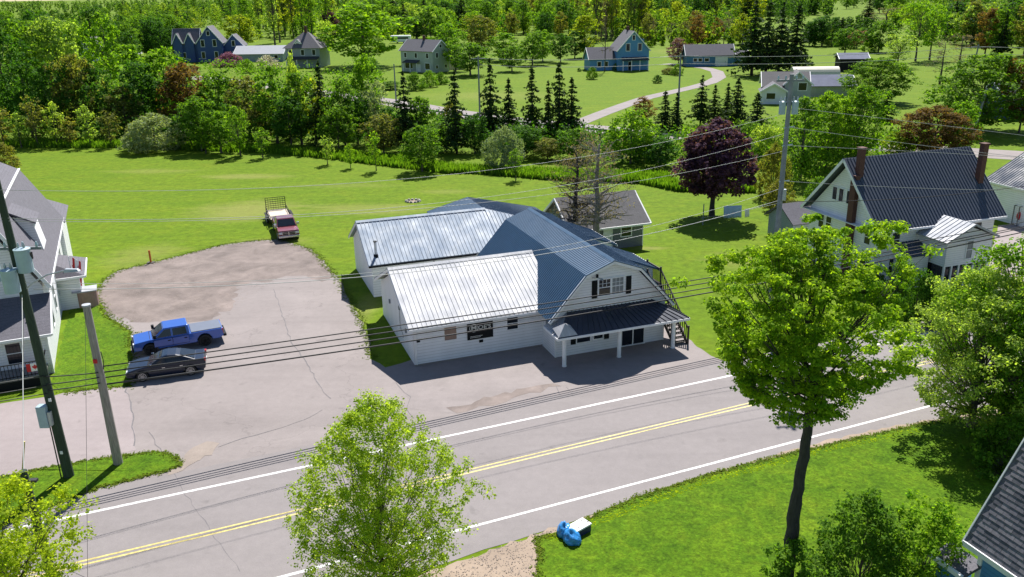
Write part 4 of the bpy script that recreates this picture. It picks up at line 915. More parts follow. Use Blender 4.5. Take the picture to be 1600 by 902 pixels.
for s in (1, -1):
    for q in ([(fx - .72, .99), (-.02, .99), (-.05, 1.36), (fx - 1.3, 1.33)], [(-.1, .99), (rx + .38, 1.0), (rx + .6, 1.3), (-.12, 1.36)]):
        glass_quad(cb, [(x, s * (hb + .005 - (z - .95) * .36), z) for x, z in q], (0, s, .3), 'side_window')
    for a_, c_ in ((fx - .55, -.05), (-.08, rx + .3)):
        b = MB(); ys = s * (hw - .015); b.box(c_, a_, min(ys, ys + s * .02), max(ys, ys + s * .02), .42, .84); dd = b.build('door', M['black_car'], t, bevel=.015)
        b = MB(); b.box(c_ + .08, c_ + .26, min(ys + s * .02, ys + s * .045), max(ys + s * .02, ys + s * .045), .76, .8); b.build('handle', M['chrome'], dd)
    b = MB(); b.box(fx - .62, fx - .46, min(s * hb, s * (hb + .2)), max(s * hb, s * (hb + .2)), .98, 1.1); b.build('mirror', M['black_car'], t, bevel=.02)
    b = MB(); b.box(fx + .62, fx + .88, min(s * (hw - .38), s * (hw - .08)), max(s * (hw - .38), s * (hw - .08)), .64, .74); b.build('headlight', M['lamp'], t, bevel=.02)
    b = MB(); b.box(rx - .95, rx - .7, min(s * (hw - .32), s * (hw - .06)), max(s * (hw - .32), s * (hw - .06)), .84, .98); b.build('taillight', M['tail'], t, bevel=.02)
    for x in (fx, rx): wheel(t, x, s * (hw - .11), r, .21, 'alloy', 10)
b = MB(); b.box(fx + .8, fx + .95, -hw + .2, hw - .2, .4, .56); b.build('grille', M['chrome'], t, bevel=.02)
# red truck and trailer, facing the camera
f_ = G(453, 378); r_ = G(432, 336); d = (f_ - r_).normalized(); yaw = math.atan2(d.y, d.x)
d = Vector((math.cos(yaw), math.sin(yaw), 0)); c0 = G(453, 378) - d * 2.9
t = empty('pickup_truck', c0, yaw, 'dark red pickup with chrome grille parked on the grass towing a trailer', 'pickup truck')
pickup(t, 'red_car', hw=.98, fx=1.85, rx=-1.9, L0=2.8, L1=-2.9, r=.42, cover=False, chrome=True, belt=1.15, roof=1.82, cab_r=-.6)
tr = empty('utility_trailer', c0 - d * 5.5, yaw, 'flat trailer with pale plywood deck and raised mesh ramp behind the red pickup', 'trailer')
b = MB(); b.box(-2.3, 1.9, -1.0, 1.0, .62, .7); b.build('plywood_deck', M['wood'], tr)
b = MB()
for s in (1, -1): b.bar((-2.3, s * 1.04, .62), (2.3, s * 1.04, .62), .06, .2); b.bar((-2.3, s * 1.04, 1.05), (2.3, s * 1.04, 1.05), .05); [b.bar((x, s * 1.04, .6), (x, s * 1.04, 1.05), .05) for x in (-2.3, -.8, .8, 2.3)]
b.bar((2.3, 0, .55), (3.0, 0, .5), .12); b.bar((2.3, -1, .55), (2.9, 0, .52), .08); b.bar((2.3, 1, .55), (2.9, 0, .52), .08); b.bar((2.3, -1.04, 1.05), (2.3, 1.04, 1.05), .06); b.build('frame', M['black'], tr)
for s in (1, -1):
    b = MB(); b.box(-1.0, 1.0, min(s * 1.06, s * 1.36), max(s * 1.06, s * 1.36), .74, .8); b.build('mudguard', M['black'], tr)
    for x in (-.45, .45): wheel(tr, x, s * 1.2, .34, .2, 'steel')
b = MB(); b.bar((-2.32, -1.0, .65), (-2.45, -1.0, 1.95), .06); b.bar((-2.32, 1.0, .65), (-2.45, 1.0, 1.95), .06)
for k in range(7): z_ = .7 + 1.25 * k / 6; x_ = -2.32 - .13 * k / 6; b.bar((x_, -1, z_), (x_, 1, z_), .045)
for k in range(1, 8): y_ = -1 + 2 * k / 8; b.bar((-2.32, y_, .68), (-2.45, y_, 1.95), .022)
b.build('mesh_ramp', M['black'], tr)

# ------------------------------------------------------------------ poles and cables
def pole(name, base, h, r0, r1, m, label, lean=(0, 0), n=14):
    p = empty(name, base, 0, label, 'utility pole')
    b = MB(); b.tube([(0, 0, -.0), (lean[0] * .5, lean[1] * .5, h * .5), (lean[0], lean[1], h)], [r0, (r0 + r1) / 2, r1], n); b.build('shaft', M[m], p, smooth=False); return p
def can(par, x, y, z, r=.27, h=.85, m='transformer'):
    b = MB(); b.tube([(x, y, z), (x, y, z + h)], r, 18); b.tube([(x, y, z + h), (x, y, z + h + .05), (x, y, z + h + .1)], [r * 1.06, r * 1.06, r * .6], 18); t_ = b.build('transformer', M[m], par)
    for dx in (-.12, .12): b = MB(); b.tube([(x + dx, y, z + h + .08), (x + dx, y, z + h + .2), (x + dx, y, z + h + .34)], [.05, .06, .025], 8); b.build('bushing', M['steel'], t_)
    b = MB(); b.box(x - .05, x + .05, y + .0, y + .0 + r + .12, z + h * .6, z + h * .7); b.build('bracket', M['steel'], t_)
P1 = G(108, 745); P2 = G(185, 725); P4 = plane_hit(1224, 240, P1, R(23.2)).xy.to_3d()
p1 = pole('utility_pole', P1, 15, .25, .15, 'green_pole', 'tall dark leaning pole carrying three transformers and a street lamp', (-.35, 0))
for x, y, z in ((.5, -.25, 10.6), (-.1, -.55, 9.75), (-.95, -.3, 10.2)): can(p1, x - .25, y, z, .33, 1.0)
b = MB(); b.tube([(-.2, 0, 9.6), (.3, 0, 10.0), (1.0, 0, 10.35), (1.9, 0, 10.55)], .035, 8); la = b.build('lamp_arm', M['steel'], p1)
b = MB(); b.add([(1.8, -.14, 10.45), (2.5, -.12, 10.5), (2.5, .12, 10.5), (1.8, .14, 10.45), (1.85, -.1, 10.62), (2.4, -.06, 10.6), (2.4, .06, 10.6), (1.85, .1, 10.62)], [(3, 2, 1, 0), (4, 5, 6, 7), (0, 1, 5, 4), (1, 2, 6, 5), (2, 3, 7, 6), (3, 0, 4, 7)]); b.build('lamp_head', M['steel'], la, bevel=.02)
b = MB(); b.bar((-1.3, 0, 11.6), (1.0, 0, 11.6), .1, .12); ca = b.build('crossarm', M['far_pole'], p1)
for x in (-1.1, -.6, .2, .8): b = MB(); b.tube([(x, 0, 11.66), (x, 0, 11.75), (x, 0, 11.9)], [.05, .07, .03], 8); b.build('insulator', M['transformer'], ca)
for x, z in ((.25, 11.0), (.55, 11.15)): b = MB(); b.bar((x, -.1, z), (x + .1, -.35, z + .35), .05); b.tube([(x, -.1, z), (x, -.1, z + .3)], .05, 8); b.build('fuse_cutout', M['wire_dark'], p1)
b = MB(); b.box(-.62, -.18, -.45, -.05, 2.9, 4.0); cb_ = b.build('meter_cabinet', M['transformer'], p1, bevel=.02)
b = MB(); b.box(-.16, -.02, -.4, -.1, 3.0, 3.7); b.build('conduit_box', M['steel'], cb_)
for z in (1.4, 4.2): b = MB(); b.box(-.03, .1, -.27, -.245, z, z + .16); b.build('pole_tag', M['flag_white'], p1)
b = MB(); b.tube([(-.27, -.2, 0), (-.27, -.2, 2.9)], .03, 6); b.build('riser_pipe', M['green_pole'], p1)
p2 = pole('utility_pole', P2, 8.45, .23, .17, 'wood_pole', 'short weathered grey pole beside the tall pole on the grass island', (-.05, 0))
b = MB(); b.tube([(-.05, 0, 8.42), (-.05, 0, 8.5)], .2, 14); b.build('pole_cap', M['pale_metal'], p2)
b = MB(); b.box(-.12, .06, -.26, -.2, 5.6, 5.8); b.build('red_tag', M['red'], p2)
b = MB(); b.tube([(.2, -.05, 5.2), (.28, -.05, 5.6), (.22, -.02, 6.1)], .02, 6); b.build('cable_loop', M['wire_dark'], p2)
P3 = G(88, 925)
p3 = pole('utility_pole', P3, 5.4, .2, .15, 'green_pole', 'short dark guy pole standing in the tree at the lower left', (-.25, .1))
b = MB(); b.box(.0, .28, -.1, .08, 5.0, 5.1); b.build('bracket', M['wire_dark'], p3)
p4 = pole('utility_pole', P4, height_at(P4, 116), .2, .13, 'far_pole', 'tall grey pole with crossarm rising from behind the big maple crown', (.1, 0))
h4 = lambda y: height_at(P4, y)
ht = h4(118); za = h4(126)
b = MB(); b.bar((-.8, 0, za), (.9, 0, za), .1, .12); ca = b.build('crossarm', M['far_pole'], p4)
for x in (-.7, -.25, .4, .8): b = MB(); b.tube([(x, 0, za + .06), (x, 0, za + .16), (x, 0, za + .3)], [.04, .07, .03], 8); b.build('insulator', M['transformer'], ca)
can(p4, -.36, -.15, h4(178), .2, .7); can(p4, .42, -.15, h4(178), .2, .7)
for y in (200, 228, 284): b = MB(); b.tube([(-.15, -.1, h4(y)), (.5, -.1, h4(y) + .1)], .035, 6); b.build('wire_bracket', M['transformer'], p4)
b = MB(); b.box(.1, .32, -.28, -.1, h4(312), h4(295)); b.build('junction_box', M['steel'], p4)
def poly_fit(xs, ys, deg):
    return np.polyfit(xs, ys, deg)
def cable(pts, r, m, label, n=5, steps=26, group=None):
    """pts: 3-D points; smooth sagging curve through them"""
    P = [Vector(p) for p in pts]; d = (P[-1] - P[0]).to_2d(); L_ = d.length; d.normalize()
    ts = [(p - P[0]).to_2d().dot(d) for p in P]; zs = [p.z for p in P]
    if len(P) > 2: c_ = np.polyfit(ts, zs, 2)
    else: sag = .012 * L_; c_ = np.polyfit([0, L_ / 2, L_], [zs[0], (zs[0] + zs[1]) / 2 - sag, zs[1]], 2)
    out = [Vector((d.x * t, d.y * t, float(np.polyval(c_, t)) - P[0].z)) for t in [ts[0] + (ts[-1] - ts[0]) * i / steps for i in range(steps + 1)]]
    b = MB(); b.tube(out, r, n); o = b.build('overhead_cable', M[m], None, smooth=True); o.location = P[0]
    return tag(o, label, 'cable', group)
def cable_px(p0, yaw, pl, r, m, label, **k):
    return cable([plane_hit(x, y, p0, yaw) for x, y in pl], r, m, label, **k)
Y23 = R(23.2)
for pl, lb, r in (([(157, 570), (400, 541), (640, 508), (800, 485), (1081, 437), (1300, 402), (1455, 371), (1640, 341)], 'topmost of the four dark cables crossing the white metal roof', .032),
               ([(158, 579), (400, 551), (650, 514.5), (800, 493), (1078, 444), (1300, 408), (1456, 381), (1640, 347)], 'second of the four dark cables crossing the white metal roof', .033),
               ([(159, 587), (400, 557.5), (650, 528), (800, 501), (1098, 450), (1300, 414), (1500, 373), (1640, 351)], 'third of the four dark cables, passing over the pub sign', .033),
               ([(160, 596), (400, 570), (650, 538), (800, 509), (1098, 458), (1300, 421), (1500, 380), (1640, 357)], 'lowest and thickest dark cable, passing below the pub sign', .042)):
    cable_px(P2, Y23, pl, r, 'wire_dark', lb)
yy = math.atan2(P2.y - P1.y, P2.x - P1.x)
for a_, c_, lb in ((5.45, 5.1, 'upper dark cable between the two poles at left'), (5.05, 4.85, 'middle dark cable between the two poles at left'), (4.75, 4.55, 'lower dark cable between the two poles at left')):
    cable([P1 + Vector((0, -.2, a_)), P2 + Vector((0, -.2, c_))], .028, 'wire_dark', lb, steps=6)
lp = P1 + Vector((-30, -10, 0))
for z, lb in ((5.5, 'upper dark cable leaving the tall pole past the hall railing'), (5.0, 'middle dark cable leaving the tall pole past the hall railing'), (4.6, 'lowest dark cable leaving the tall pole past the hall railing')):
    cable([P1 + Vector((0, -.2, z)), lp + Vector((0, 0, z + .3))], .022, 'wire_dark', lb, steps=10)
PY = R(23.2)
for pl, lb, r, m in (([(-10, 297.5), (200, 297.5), (400, 294.5), (600, 283), (800, 262), (1012, 227), (1120, 204), (1227, 178)], 'uppermost pale wire crossing the back of the field', .0115, 'wire_pale'),
               ([(-10, 341), (200, 342.5), (400, 339), (640, 322), (800, 303), (1000, 267), (1170, 225), (1229, 208)], 'middle pale wire crossing above the red pickup', .0115, 'wire_pale'),
               ([(-10, 345), (200, 346), (400, 342.5), (640, 328), (800, 313), (1000, 280), (1200, 242), (1229, 236)], 'lower pale wire crossing above the red pickup', .0115, 'wire_pale'),
               ([(40, 442), (200, 441.5), (400, 438.5), (540, 431), (690, 415), (836, 398), (950, 366), (1092, 327), (1200, 302), (1217, 300)], 'thin wire over the blue gambrel roof to the right pole', .0115, 'wire_pale'),
               ([(52, 451), (200, 450.5), (400, 447), (540, 437.6), (640, 422), (800, 404), (950, 380), (1125, 339), (1216, 314)], 'twisted pale service cable over the blue gambrel roof', .018, 'wire_pale')):
    cable_px(P1, PY, pl, r, m, lb)
for pl, lb in (([(1229, 168), (1253, 170), (1420, 190), (1610, 213)], 'uppermost pale wire running right from the tall right pole'),
               ([(1229, 200), (1250, 199), (1420, 225), (1610, 247)], 'second pale wire running right across the white house roof ridge'),
               ([(1226, 228), (1245, 227.5), (1420, 236.5), (1610, 247)], 'third pale wire running right across the white house chimneys'),
               ([(1222, 283), (1237, 284), (1400, 292), (1540, 298), (1610, 297)], 'fourth pale wire crossing the middle of the charcoal roof')):
    cable_px(P4, R(16), pl, .014, 'wire_pale', lb, steps=14)
cable_px(P4, R(10), [(1222, 314), (1340, 315), (1440, 308), (1540, 298), (1610, 290)], .02, 'wire_dark', 'dark service wire crossing the charcoal roof of the white house', steps=14)
# guy wires near the left poles
def wire(a, c, r, m, label): 
    b = MB(); a, c = Vector(a), Vector(c); b.tube([(0, 0, 0), (c - a) * .5, c - a], r, 5); o = b.build('guy_wire', M[m]); o.location = a; return tag(o, label, 'wire')
gw = wire(P1 + Vector((-.25, -.1, 9.3)), G(37, 745) + Vector((0, 0, 0)), .012, 'wire_pale', 'pale guy wire from the tall pole down to the grass island')
wire(P2 + Vector((-.05, -.2, 8.2)), G(137, 905), .009, 'wire_dark', 'thin dark guy wire dropping from the short grey pole')
wire(P1 + Vector((-.2, -.2, 9.5)), P3 + Vector((-.25, .1, 5.2)), .014, 'wire_pale', 'pale guy wire from the tall pole to the short guy pole')
b = MB(); a_ = G(35, 742); c_ = plane_hit(38, 690, a_, 0); b.tube([(0, 0, 0), c_ - a_], .04, 8); o = b.build('guy_marker', M['paint_yellow']); o.location = a_; tag(o, 'yellow plastic guy wire marker on the grass island', 'marker')

# ------------------------------------------------------------------ small things
mk = empty('marker_post', G(236, 411), 0, 'rusty orange marker post on the grass edge above the gravel', 'post')
b = MB(); b.box(-.07, .07, -.05, .05, 0, 1.15); b.build('post', M['orange'], mk); b = MB(); b.box(-.3, .3, -.22, .22, 0, .08); b.build('foot', M['dark_wood'], mk)
fp = empty('fire_ring', G(645, 315), 0, 'ring of pale stones on bare ground in the middle of the field', 'fire pit')
r = random.Random(3)
M['stone'] = mat('field_stone', (.32, .3, .27), .85, var=.2, scale=3)
b = MB(); b.add([(math.cos(i * .7) * .8, math.sin(i * .7) * .7, .012) for i in range(9)], [tuple(range(9))]); b.build('ash_bed', M['dirt'], fp)
for k in range(11):
    a = 2 * PI * k / 11; q = Vector((math.cos(a) * .75, math.sin(a) * .65, 0)); b = MB()
    b.hexa([q + Vector((x * r.uniform(.14, .22), y * r.uniform(.12, .2), 0)) for x, y in ((-1, -1), (1, -1), (1, 1), (-1, 1))], [q + Vector((x * .1, y * .1, r.uniform(.14, .22))) for x, y in ((-1, -1), (1, -1), (1, 1), (-1, 1))]); b.build('stone', M['stone'], fp, bevel=.03)
# blue bags and a white box at the kerb
def blob(name, loc, rad, m, label, cat, seed, par=None, knot=True):
    import bmesh
    bm = bmesh.new(); bmesh.ops.create_icosphere(bm, subdivisions=4, radius=1)
    from mathutils import noise as mn
    for v in bm.verts:
        d = v.co.normalized(); k = 1 + .22 * mn.noise(d * 1.6 + Vector((seed, 0, 0))) + .10 * mn.noise(d * 5 + Vector((seed, 3, 0))) + .12 * abs(mn.noise(d * 7 + Vector((0, seed, 0)))) - .09 * abs(mn.noise(d * 15))
        v.co = Vector((d.x * rad[0], d.y * rad[1], d.z * rad[2])) * k
        if v.co.z < -rad[2] * .6: v.co.z = -rad[2] * .6
        v.co.z += rad[2] * .6
        if knot and d.z > .93: v.co.z += rad[2] * .5 * (d.z - .93) / .07
    me = bpy.data.meshes.new(name); bm.to_mesh(me); bm.free(); me.polygons.foreach_set('use_smooth', [True] * len(me.polygons))
    o = link_mesh(name, me, par, m); o.location = loc
    if label: tag(o, label, cat)
    return o
blob('garbage_bag', G(882, 836), (.3, .42, .34), M['bag_blue'], 'blue plastic bag at the left of the kerb pile by the lawn', 'bag', 2)
blob('garbage_bag', G(893, 846), (.34, .46, .32), M['bag_blue'], 'blue plastic bag nearest the camera in the kerb pile', 'bag', 5).rotation_euler = (0, 0, .5)
bx = empty('discarded_box', G(905, 833), R(40), 'white box with dark blue sides lying behind the blue bags', 'box')
b = MB(); b.box(-.5, .45, -.28, .28, 0, .34); b.build('box_side', mat('dark_blue_plastic', (.01, .02, .09), .5), bx, bevel=.03)
b = MB(); b.box(-.53, .48, -.3, .3, .34, .43); b.build('lid', M['white'], bx, bevel=.04)
for x, y_ in ((.3, .1), (-.1, -.15), (.45, -.12)): b = MB(); b.box(x - .1, x + .0, y_, y_ + .05, .43, .445); b.build('latch', M['grey_wood'], bx)
# clothesline
ca_, cb2 = G(985, 395), G(1258, 334)
CLY = math.atan2(cb2.y - ca_.y, cb2.x - ca_.x)
a_ = plane_hit(1095, 341, G(1131, 350), R(20)); c_ = plane_hit(1215, 318, G(1131, 350), R(20))
cable([a_, c_], .015, 'wire_pale', 'clothesline strung over the lawn near the purple maple', steps=8)
def cloth(px0, px1, ytop, ybot, m, label, skew=0):
    g0 = G(1131, 350); a = plane_hit(px0, ytop, g0, R(20)); c = plane_hit(px1, ytop - 1 + skew, g0, R(20)); zb = plane_hit(px0, ybot, g0, R(20)).z
    b = MB(); n = 10; vs = []
    for j in range(5):
        for i in range(n + 1):
            p = a.lerp(c, i / n); wv = .09 * math.sin(i * 1.9 + j * .4) * (j / 4); vs.append((p.x + wv * .4 - a.x, p.y - wv - a.y, (p.z - a.z) + (zb - a.z) * j / 4))
    b.add(vs, [(j * (n + 1) + i, j * (n + 1) + i + 1, (j + 1) * (n + 1) + i + 1, (j + 1) * (n + 1) + i) for j in range(4) for i in range(n)])
    o = b.build('hung_sheet', m, smooth=True); o.location = a; s_ = o.modifiers.new('thickness', 'SOLIDIFY'); s_.thickness = .01; return tag(o, label, 'laundry')
cloth(1131, 1159, 322, 341, M['sheet'], 'pale blue sheet hung on the clothesline')
cloth(1164, 1171, 327, 340, M['flag_white'], 'small white cloth hung beside the blue sheet')
for x in (1098, 1216):
    q = G(x, 352 if x < 1150 else 330); b = MB(); b.tube([(0, 0, 0), (0, 0, 2.1)], .05, 6); o = b.build('clothesline_post', M['far_pole']); o.location = q; tag(o, 'thin grey clothesline post ' + ('left of the hung sheets' if x < 1150 else 'nearer the white house'), 'post')

# ------------------------------------------------------------------ houses farther off
def house(name, label, p, yaw, w_, d, he, hr, wall, roof, axis='x', wins=(), cat='house', over=.4, doors=(), parent=None, off=(0, 0)):
    """gabled house, centre of its front foot at p (front faces -y)"""
    h = parent or empty(name, G(*p), R(yaw), label, cat); ox, oy = off
    x0, x1, y0_, y1_ = ox - w_ / 2, ox + w_ / 2, oy, oy + d; xc, yc = ox, oy + d / 2; b = MB()
    if axis == 'x': b.prism([(x0, y0_, 0), (x0, y1_, 0), (x0, y1_, he), (x0, yc, hr - .12), (x0, y0_, he)], (w_, 0, 0))
    else: b.prism([(x0, y0_, 0), (x1, y0_, 0), (x1, y0_, he), (xc, y0_, hr - .12), (x0, y0_, he)], (0, d, 0))
    b.build('wall', M[wall], h); o = over; ze = he - .15
    if axis == 'x':
        roof_quad(h, [(x0 - o, y0_ - o, ze), (x1 + o, y0_ - o, ze), (x1 + o, yc, hr), (x0 - o, yc, hr)], roof, .12); roof_quad(h, [(x1 + o, y1_ + o, ze), (x0 - o, y1_ + o, ze), (x0 - o, yc, hr), (x1 + o, yc, hr)], roof, .12)
        for s_ in (x0 - o - .02, x1 + o + .02): trim(h, (s_, y0_ - o, ze - .1), (s_, yc, hr - .1), h=.25); trim(h, (s_, yc, hr - .1), (s_, y1_ + o, ze - .1), h=.25)
    else:
        roof_quad(h, [(x0 - o, y0_ - o, ze), (x0 - o, y1_ + o, ze), (xc, y1_ + o, hr), (xc, y0_ - o, hr)], roof, .12); roof_quad(h, [(x1 + o, y1_ + o, ze), (x1 + o, y0_ - o, ze), (xc, y0_ - o, hr), (xc, y1_ + o, hr)], roof, .12)
        for s_ in (y0_ - o - .02,): trim(h, (x0 - o, s_, ze - .1), (xc, s_, hr - .1), h=.25); trim(h, (xc, s_, hr - .1), (x1 + o, s_, ze - .1), h=.25)
    org = {0: (ox - w_ / 2, oy, 0), 90: (x1, y0_, 0), 270: (x0, y1_, 0)}
    for s_, u, z, ww, hh in wins: window(h, s_, org[s_], u, z, ww, hh, 'white', fw=.14)
    for s_, u, ww, hh, m in doors: door(h, s_, org[s_], u, .1, ww, hh, m)
    return h
def porch(h, x0, x1, y0_, dep, z, roof, n=4):
    roof_quad(h, [(x0 - .3, y0_ - dep, z), (x1 + .3, y0_ - dep, z), (x1, y0_ - .02, z + .7), (x0, y0_ - .02, z + .7)], roof, .12, name='porch_roof')
    for k in range(n):
        x = x0 + (x1 - x0) * k / (n - 1); b = MB(); b.box(x - .1, x + .1, y0_ - dep + .2, y0_ - dep + .4, 0, z - .1); b.build('porch_column', M['white'], h)
bb = house('blue_farmhouse', 'bright blue gabled house with white trim and porch at the end of the curved drive', (989, 110), 8, 9.0, 9.5, 5.4, 10.6, 'blue_lap', 'shingle', 'y',
           [(0, 2.4, 5.3, 1.0, 1.9), (0, 5.8, 5.3, 1.0, 1.9), (0, 4.15, 8.2, .7, 1.2), (90, 1.2, .9, 1.0, 2.6), (90, 3.2, .9, 1.0, 2.6), (90, 6.2, 1.2, 1.2, 2.4)], doors=[(0, 3.1, 1.0, 2.2, 'black')])
house('', '', (0, 0), 0, 7.5, 7, 3.2, 6.2, 'blue_lap', 'shingle', 'x', [(0, 2.2, 1.0, 1.0, 1.4), (0, 4.2, 1.0, 1.0, 1.4)], parent=bb, off=(-8.2, 2.0))
porch(bb, -3.4, 3.8, 0, 2.2, 2.9, 'shingle_dark', 4)
b = MB(); b.prism([(2.2, 3, 6.2), (2.2, 6.5, 6.2), (2.2, 6.5, 8.3), (2.2, 3, 8.3)], (1.6, 0, 0)); b.build('dormer_wall', M['blue_lap'], bb)
roof_quad(bb, [(4.2, 2.7, 8.1), (4.2, 6.8, 8.1), (1.2, 6.8, 9.2), (1.2, 2.7, 9.2)], 'shingle', .1, name='dormer_roof')
window(bb, 90, (3.8, 0, 0), 4.0, 6.9, 1.4, .8, 'white', fw=.14)
chimney(bb, -.3, .3, 6, 6.6, 9, 11.5)
gg = house('blue_garage', 'long low blue garage with wide white door right of the blue farmhouse', (1109, 104), -2, 13.5, 7, 3.2, 6.0, 'teal_lap', 'shingle', 'x', [(0, 2.0, 1.4, 1.0, .9), (0, 3.4, 1.4, 1.0, .9), (0, 5.2, 1.4, 1.2, .9)], cat='garage', doors=[(0, 8.3, 3.4, 2.4, 'white')])
house('', '', (0, 0), 0, 5.5, 5, 2.6, 4.2, 'teal_lap', 'shingle', 'x', [], parent=gg, off=(8.2, .8))
nh = house('navy_house', 'navy blue house with steep gables and white trim at the upper left', (331, 97), 6, 8.5, 9, 6.4, 12.0, 'navy_lap', 'shingle', 'y',
           [(0, 1.2, 1.2, 1.1, 2.2), (0, 5.6, 1.2, 1.1, 2.2), (0, 1.4, 5.2, 1.1, 2.2), (0, 5.4, 5.2, 1.1, 2.2), (0, 3.7, 8.9, .9, 1.4)])
house('', '', (0, 0), 0, 8.5, 7.5, 6.2, 11.2, 'navy_lap', 'shingle', 'x', [(0, 1.0, 1.3, .9, 1.9), (0, 3.0, 1.3, .9, 1.9), (0, 5.2, 1.3, .9, 1.9), (0, 1.4, 4.8, .9, 1.7), (0, 5.0, 4.8, .9, 1.7)], parent=nh, off=(-8.4, 1.5))
for x in (-11, -7.0): house('', '', (0, 0), 0, 3.0, 4, 6.5, 9.8, 'navy_lap', 'shingle', 'y', [], parent=nh, off=(x, 1.0), over=.3)
house('', '', (0, 0), 0, 6.5, 7, 5.2, 9.0, 'navy_lap', 'shingle', 'y', [(0, 2.7, 1.3, 1.0, 1.9), (0, 2.7, 5.0, 1.0, 1.8)], parent=nh, off=(7.6, 2.5))
house('low_barn', 'low building with pale metal roof between the navy house and the hip-roofed house', (405, 97), -4, 17, 9, 2.8, 5.2, 'grey_lap', 'pale_metal', 'x', [(0, 11, 1.1, 1.2, 1.1), (0, 14, 1.1, 1.2, 1.1)], cat='building')
# hip roofed house
hh_ = empty('hip_roofed_house', G(475, 106), R(-6), 'grey house with steep hipped roof and small dormer behind the treeline', 'house')
b = MB(); b.box(-5.5, 5.5, 0, 10, 0, 6); b.build('wall', M['grey_lap'], hh_)
b = MB(); b.add([(-6.2, -.7, 5.9), (6.2, -.7, 5.9), (6.2, 10.7, 5.9), (-6.2, 10.7, 5.9), (-.6, 5, 10.6), (.6, 5, 10.6)], [(3, 2, 1, 0), (0, 1, 5, 4), (1, 2, 5), (2, 3, 4, 5), (3, 0, 4)]); b.build('roof', M['shingle'], hh_)
for u in (1.2, 5.0, 8.6): window(hh_, 0, (-5.5, 0, 0), u, 3.8, 1.0, 1.6, 'white', fw=.14)
porch(hh_, -4.8, 5.2, 0, 2.2, 2.7, 'shingle_dark', 4); house('', '', (0, 0), 0, 2.2, 3, 7.4, 8.6, 'white_lap', 'shingle', 'y', [(0, .6, 6.6, .9, .7)], parent=hh_, off=(-1.6, .8), over=.2)
chimney(hh_, -.4, .4, 4.5, 5.3, 10, 12.2)
sg_ = house('grey_house', 'two storey pale grey house with gable end facing right beside the back road', (652, 113), -38, 12.5, 7.0, 6.0, 8.9, 'sage_lap', 'shingle', 'x',
            [(0, 1.4, 4.0, .9, 1.3), (0, 5.6, 4.0, .9, 1.3), (0, 10, 4.0, .9, 1.3), (0, 1.6, 1.0, 3.0, 1.4), (0, 9.5, 1.0, 1.8, 1.6), (90, 1.4, 4.1, .9, 1.3), (90, 4.6, 4.1, .9, 1.3), (90, 1.2, 1.1, .9, .9), (90, 5, 1.1, .9, .9), (90, 3.1, 6.8, .8, .8)], doors=[(0, 6.6, 1.0, 2.1, 'white')])
porch(sg_, -4.2, 1.2, 0, 1.6, 2.7, 'shingle_dark', 3); chimney(sg_, -.3, .3, 3.2, 3.8, 8.4, 9.9)
house('small_shed', 'tiny pale shed with pointed roof right of the two storey grey house', (694, 98), 0, 3.6, 4, 2.5, 4.2, 'sage_lap', 'shingle', 'y', [], cat='shed', over=.2, doors=[(0, 1.0, 1.6, 2.0, 'white')])
fn = empty('board_fence', G(686, 110), R(4), 'grey board fence behind the two storey grey house', 'fence')
for k in range(38): b = MB(); b.box(k * .2, k * .2 + .18, -.02 - (k % 2) * .02, .02, 0, 1.8 + (k % 3) * .02); b.build('board', M['grey_wood'], fn)
b = MB(); b.bar((0, .06, .5), (7.6, .06, .5), .05, .1); b.bar((0, .06, 1.5), (7.6, .06, 1.5), .05, .1); b.build('rail', M['grey_wood'], fn)
rvh = empty('white_trailer', G(626, 68), R(-4), 'white camper trailer parked behind the two storey grey house', 'camper')
b = MB(); b.box(-4.5, 4.5, 0, 2.6, .6, 3.4); b.build('body', M['white'], rvh, bevel=.2); b = MB(); b.box(-3.6, 3.6, -.02, -.001, 1.9, 2.7); b.build('window_band', M['glass'], rvh)
for x in (-1.5, 1.5): b = MB(); b.tube([(x, .1, .4), (x, .4, .4)], .4, 12); b.build('wheel', M['rubber'], rvh)
wh_ = house('beige_house', 'beige and white house with low gables above the purple maple', (1226, 160), -12, 8.5, 7, 3.2, 5.6, 'white_lap', 'shingle_brown', 'x', [(0, 1.5, 1.2, 1.4, 1.3), (0, 6.5, 1.4, 1.6, 1.2)])
house('', '', (0, 0), 0, 4.6, 4, 2.6, 4.0, 'white_lap', 'shingle', 'y', [(0, 1, 1.0, 1.6, 1.1)], parent=wh_, off=(-2.5, -3.2))
house('', '', (0, 0), 0, 5.0, 5, 3.6, 6.0, 'sage_lap', 'shingle_brown', 'y', [(0, 2.6, 2.4, 1.5, 1.4)], parent=wh_, off=(2.2, -.6))
house('grey_roofed_shed', 'long building with pale grey roof among trees right of the beige house', (1292, 152), -6, 10.5, 7, 2.4, 4.2, 'sage_lap', 'grey_metal', 'x', [], cat='building')
qh = empty('arched_shelter', G(1276, 128), R(-5), 'cream arched fabric shelter on the lawn behind the beige house', 'shelter')
b = MB(); n = 14; b.prism([(-5.4, 2.6 * math.cos(PI * i / n) + 2.6, 3.3 * math.sin(PI * i / n) ** .8) for i in range(n + 1)], (10.8, 0, 0)); b.build('cover', M['cream'], qh)
b = MB(); b.box(-5.45, 5.45, -.08, 0, 0, 1.0); b.build('base_board', M['grey_wood'], qh)
ds = house('dark_shed', 'dark shed with pale blue-grey roof behind the round green tree', (1333, 112), -8, 7, 6, 3.4, 4.6, 'black', 'grey_metal', 'x', [], cat='shed')
wv = house('white_cottage', 'white house mostly hidden by tall trees at the far left', (142, 96), 0, 9, 8, 5.2, 8.4, 'white_lap', 'shingle_brown', 'y', [(0, 1.5, 4.2, 1, 1.4), (0, 6, 4.2, 1, 1.4), (0, 3.8, 1.2, 1, 1.4)])
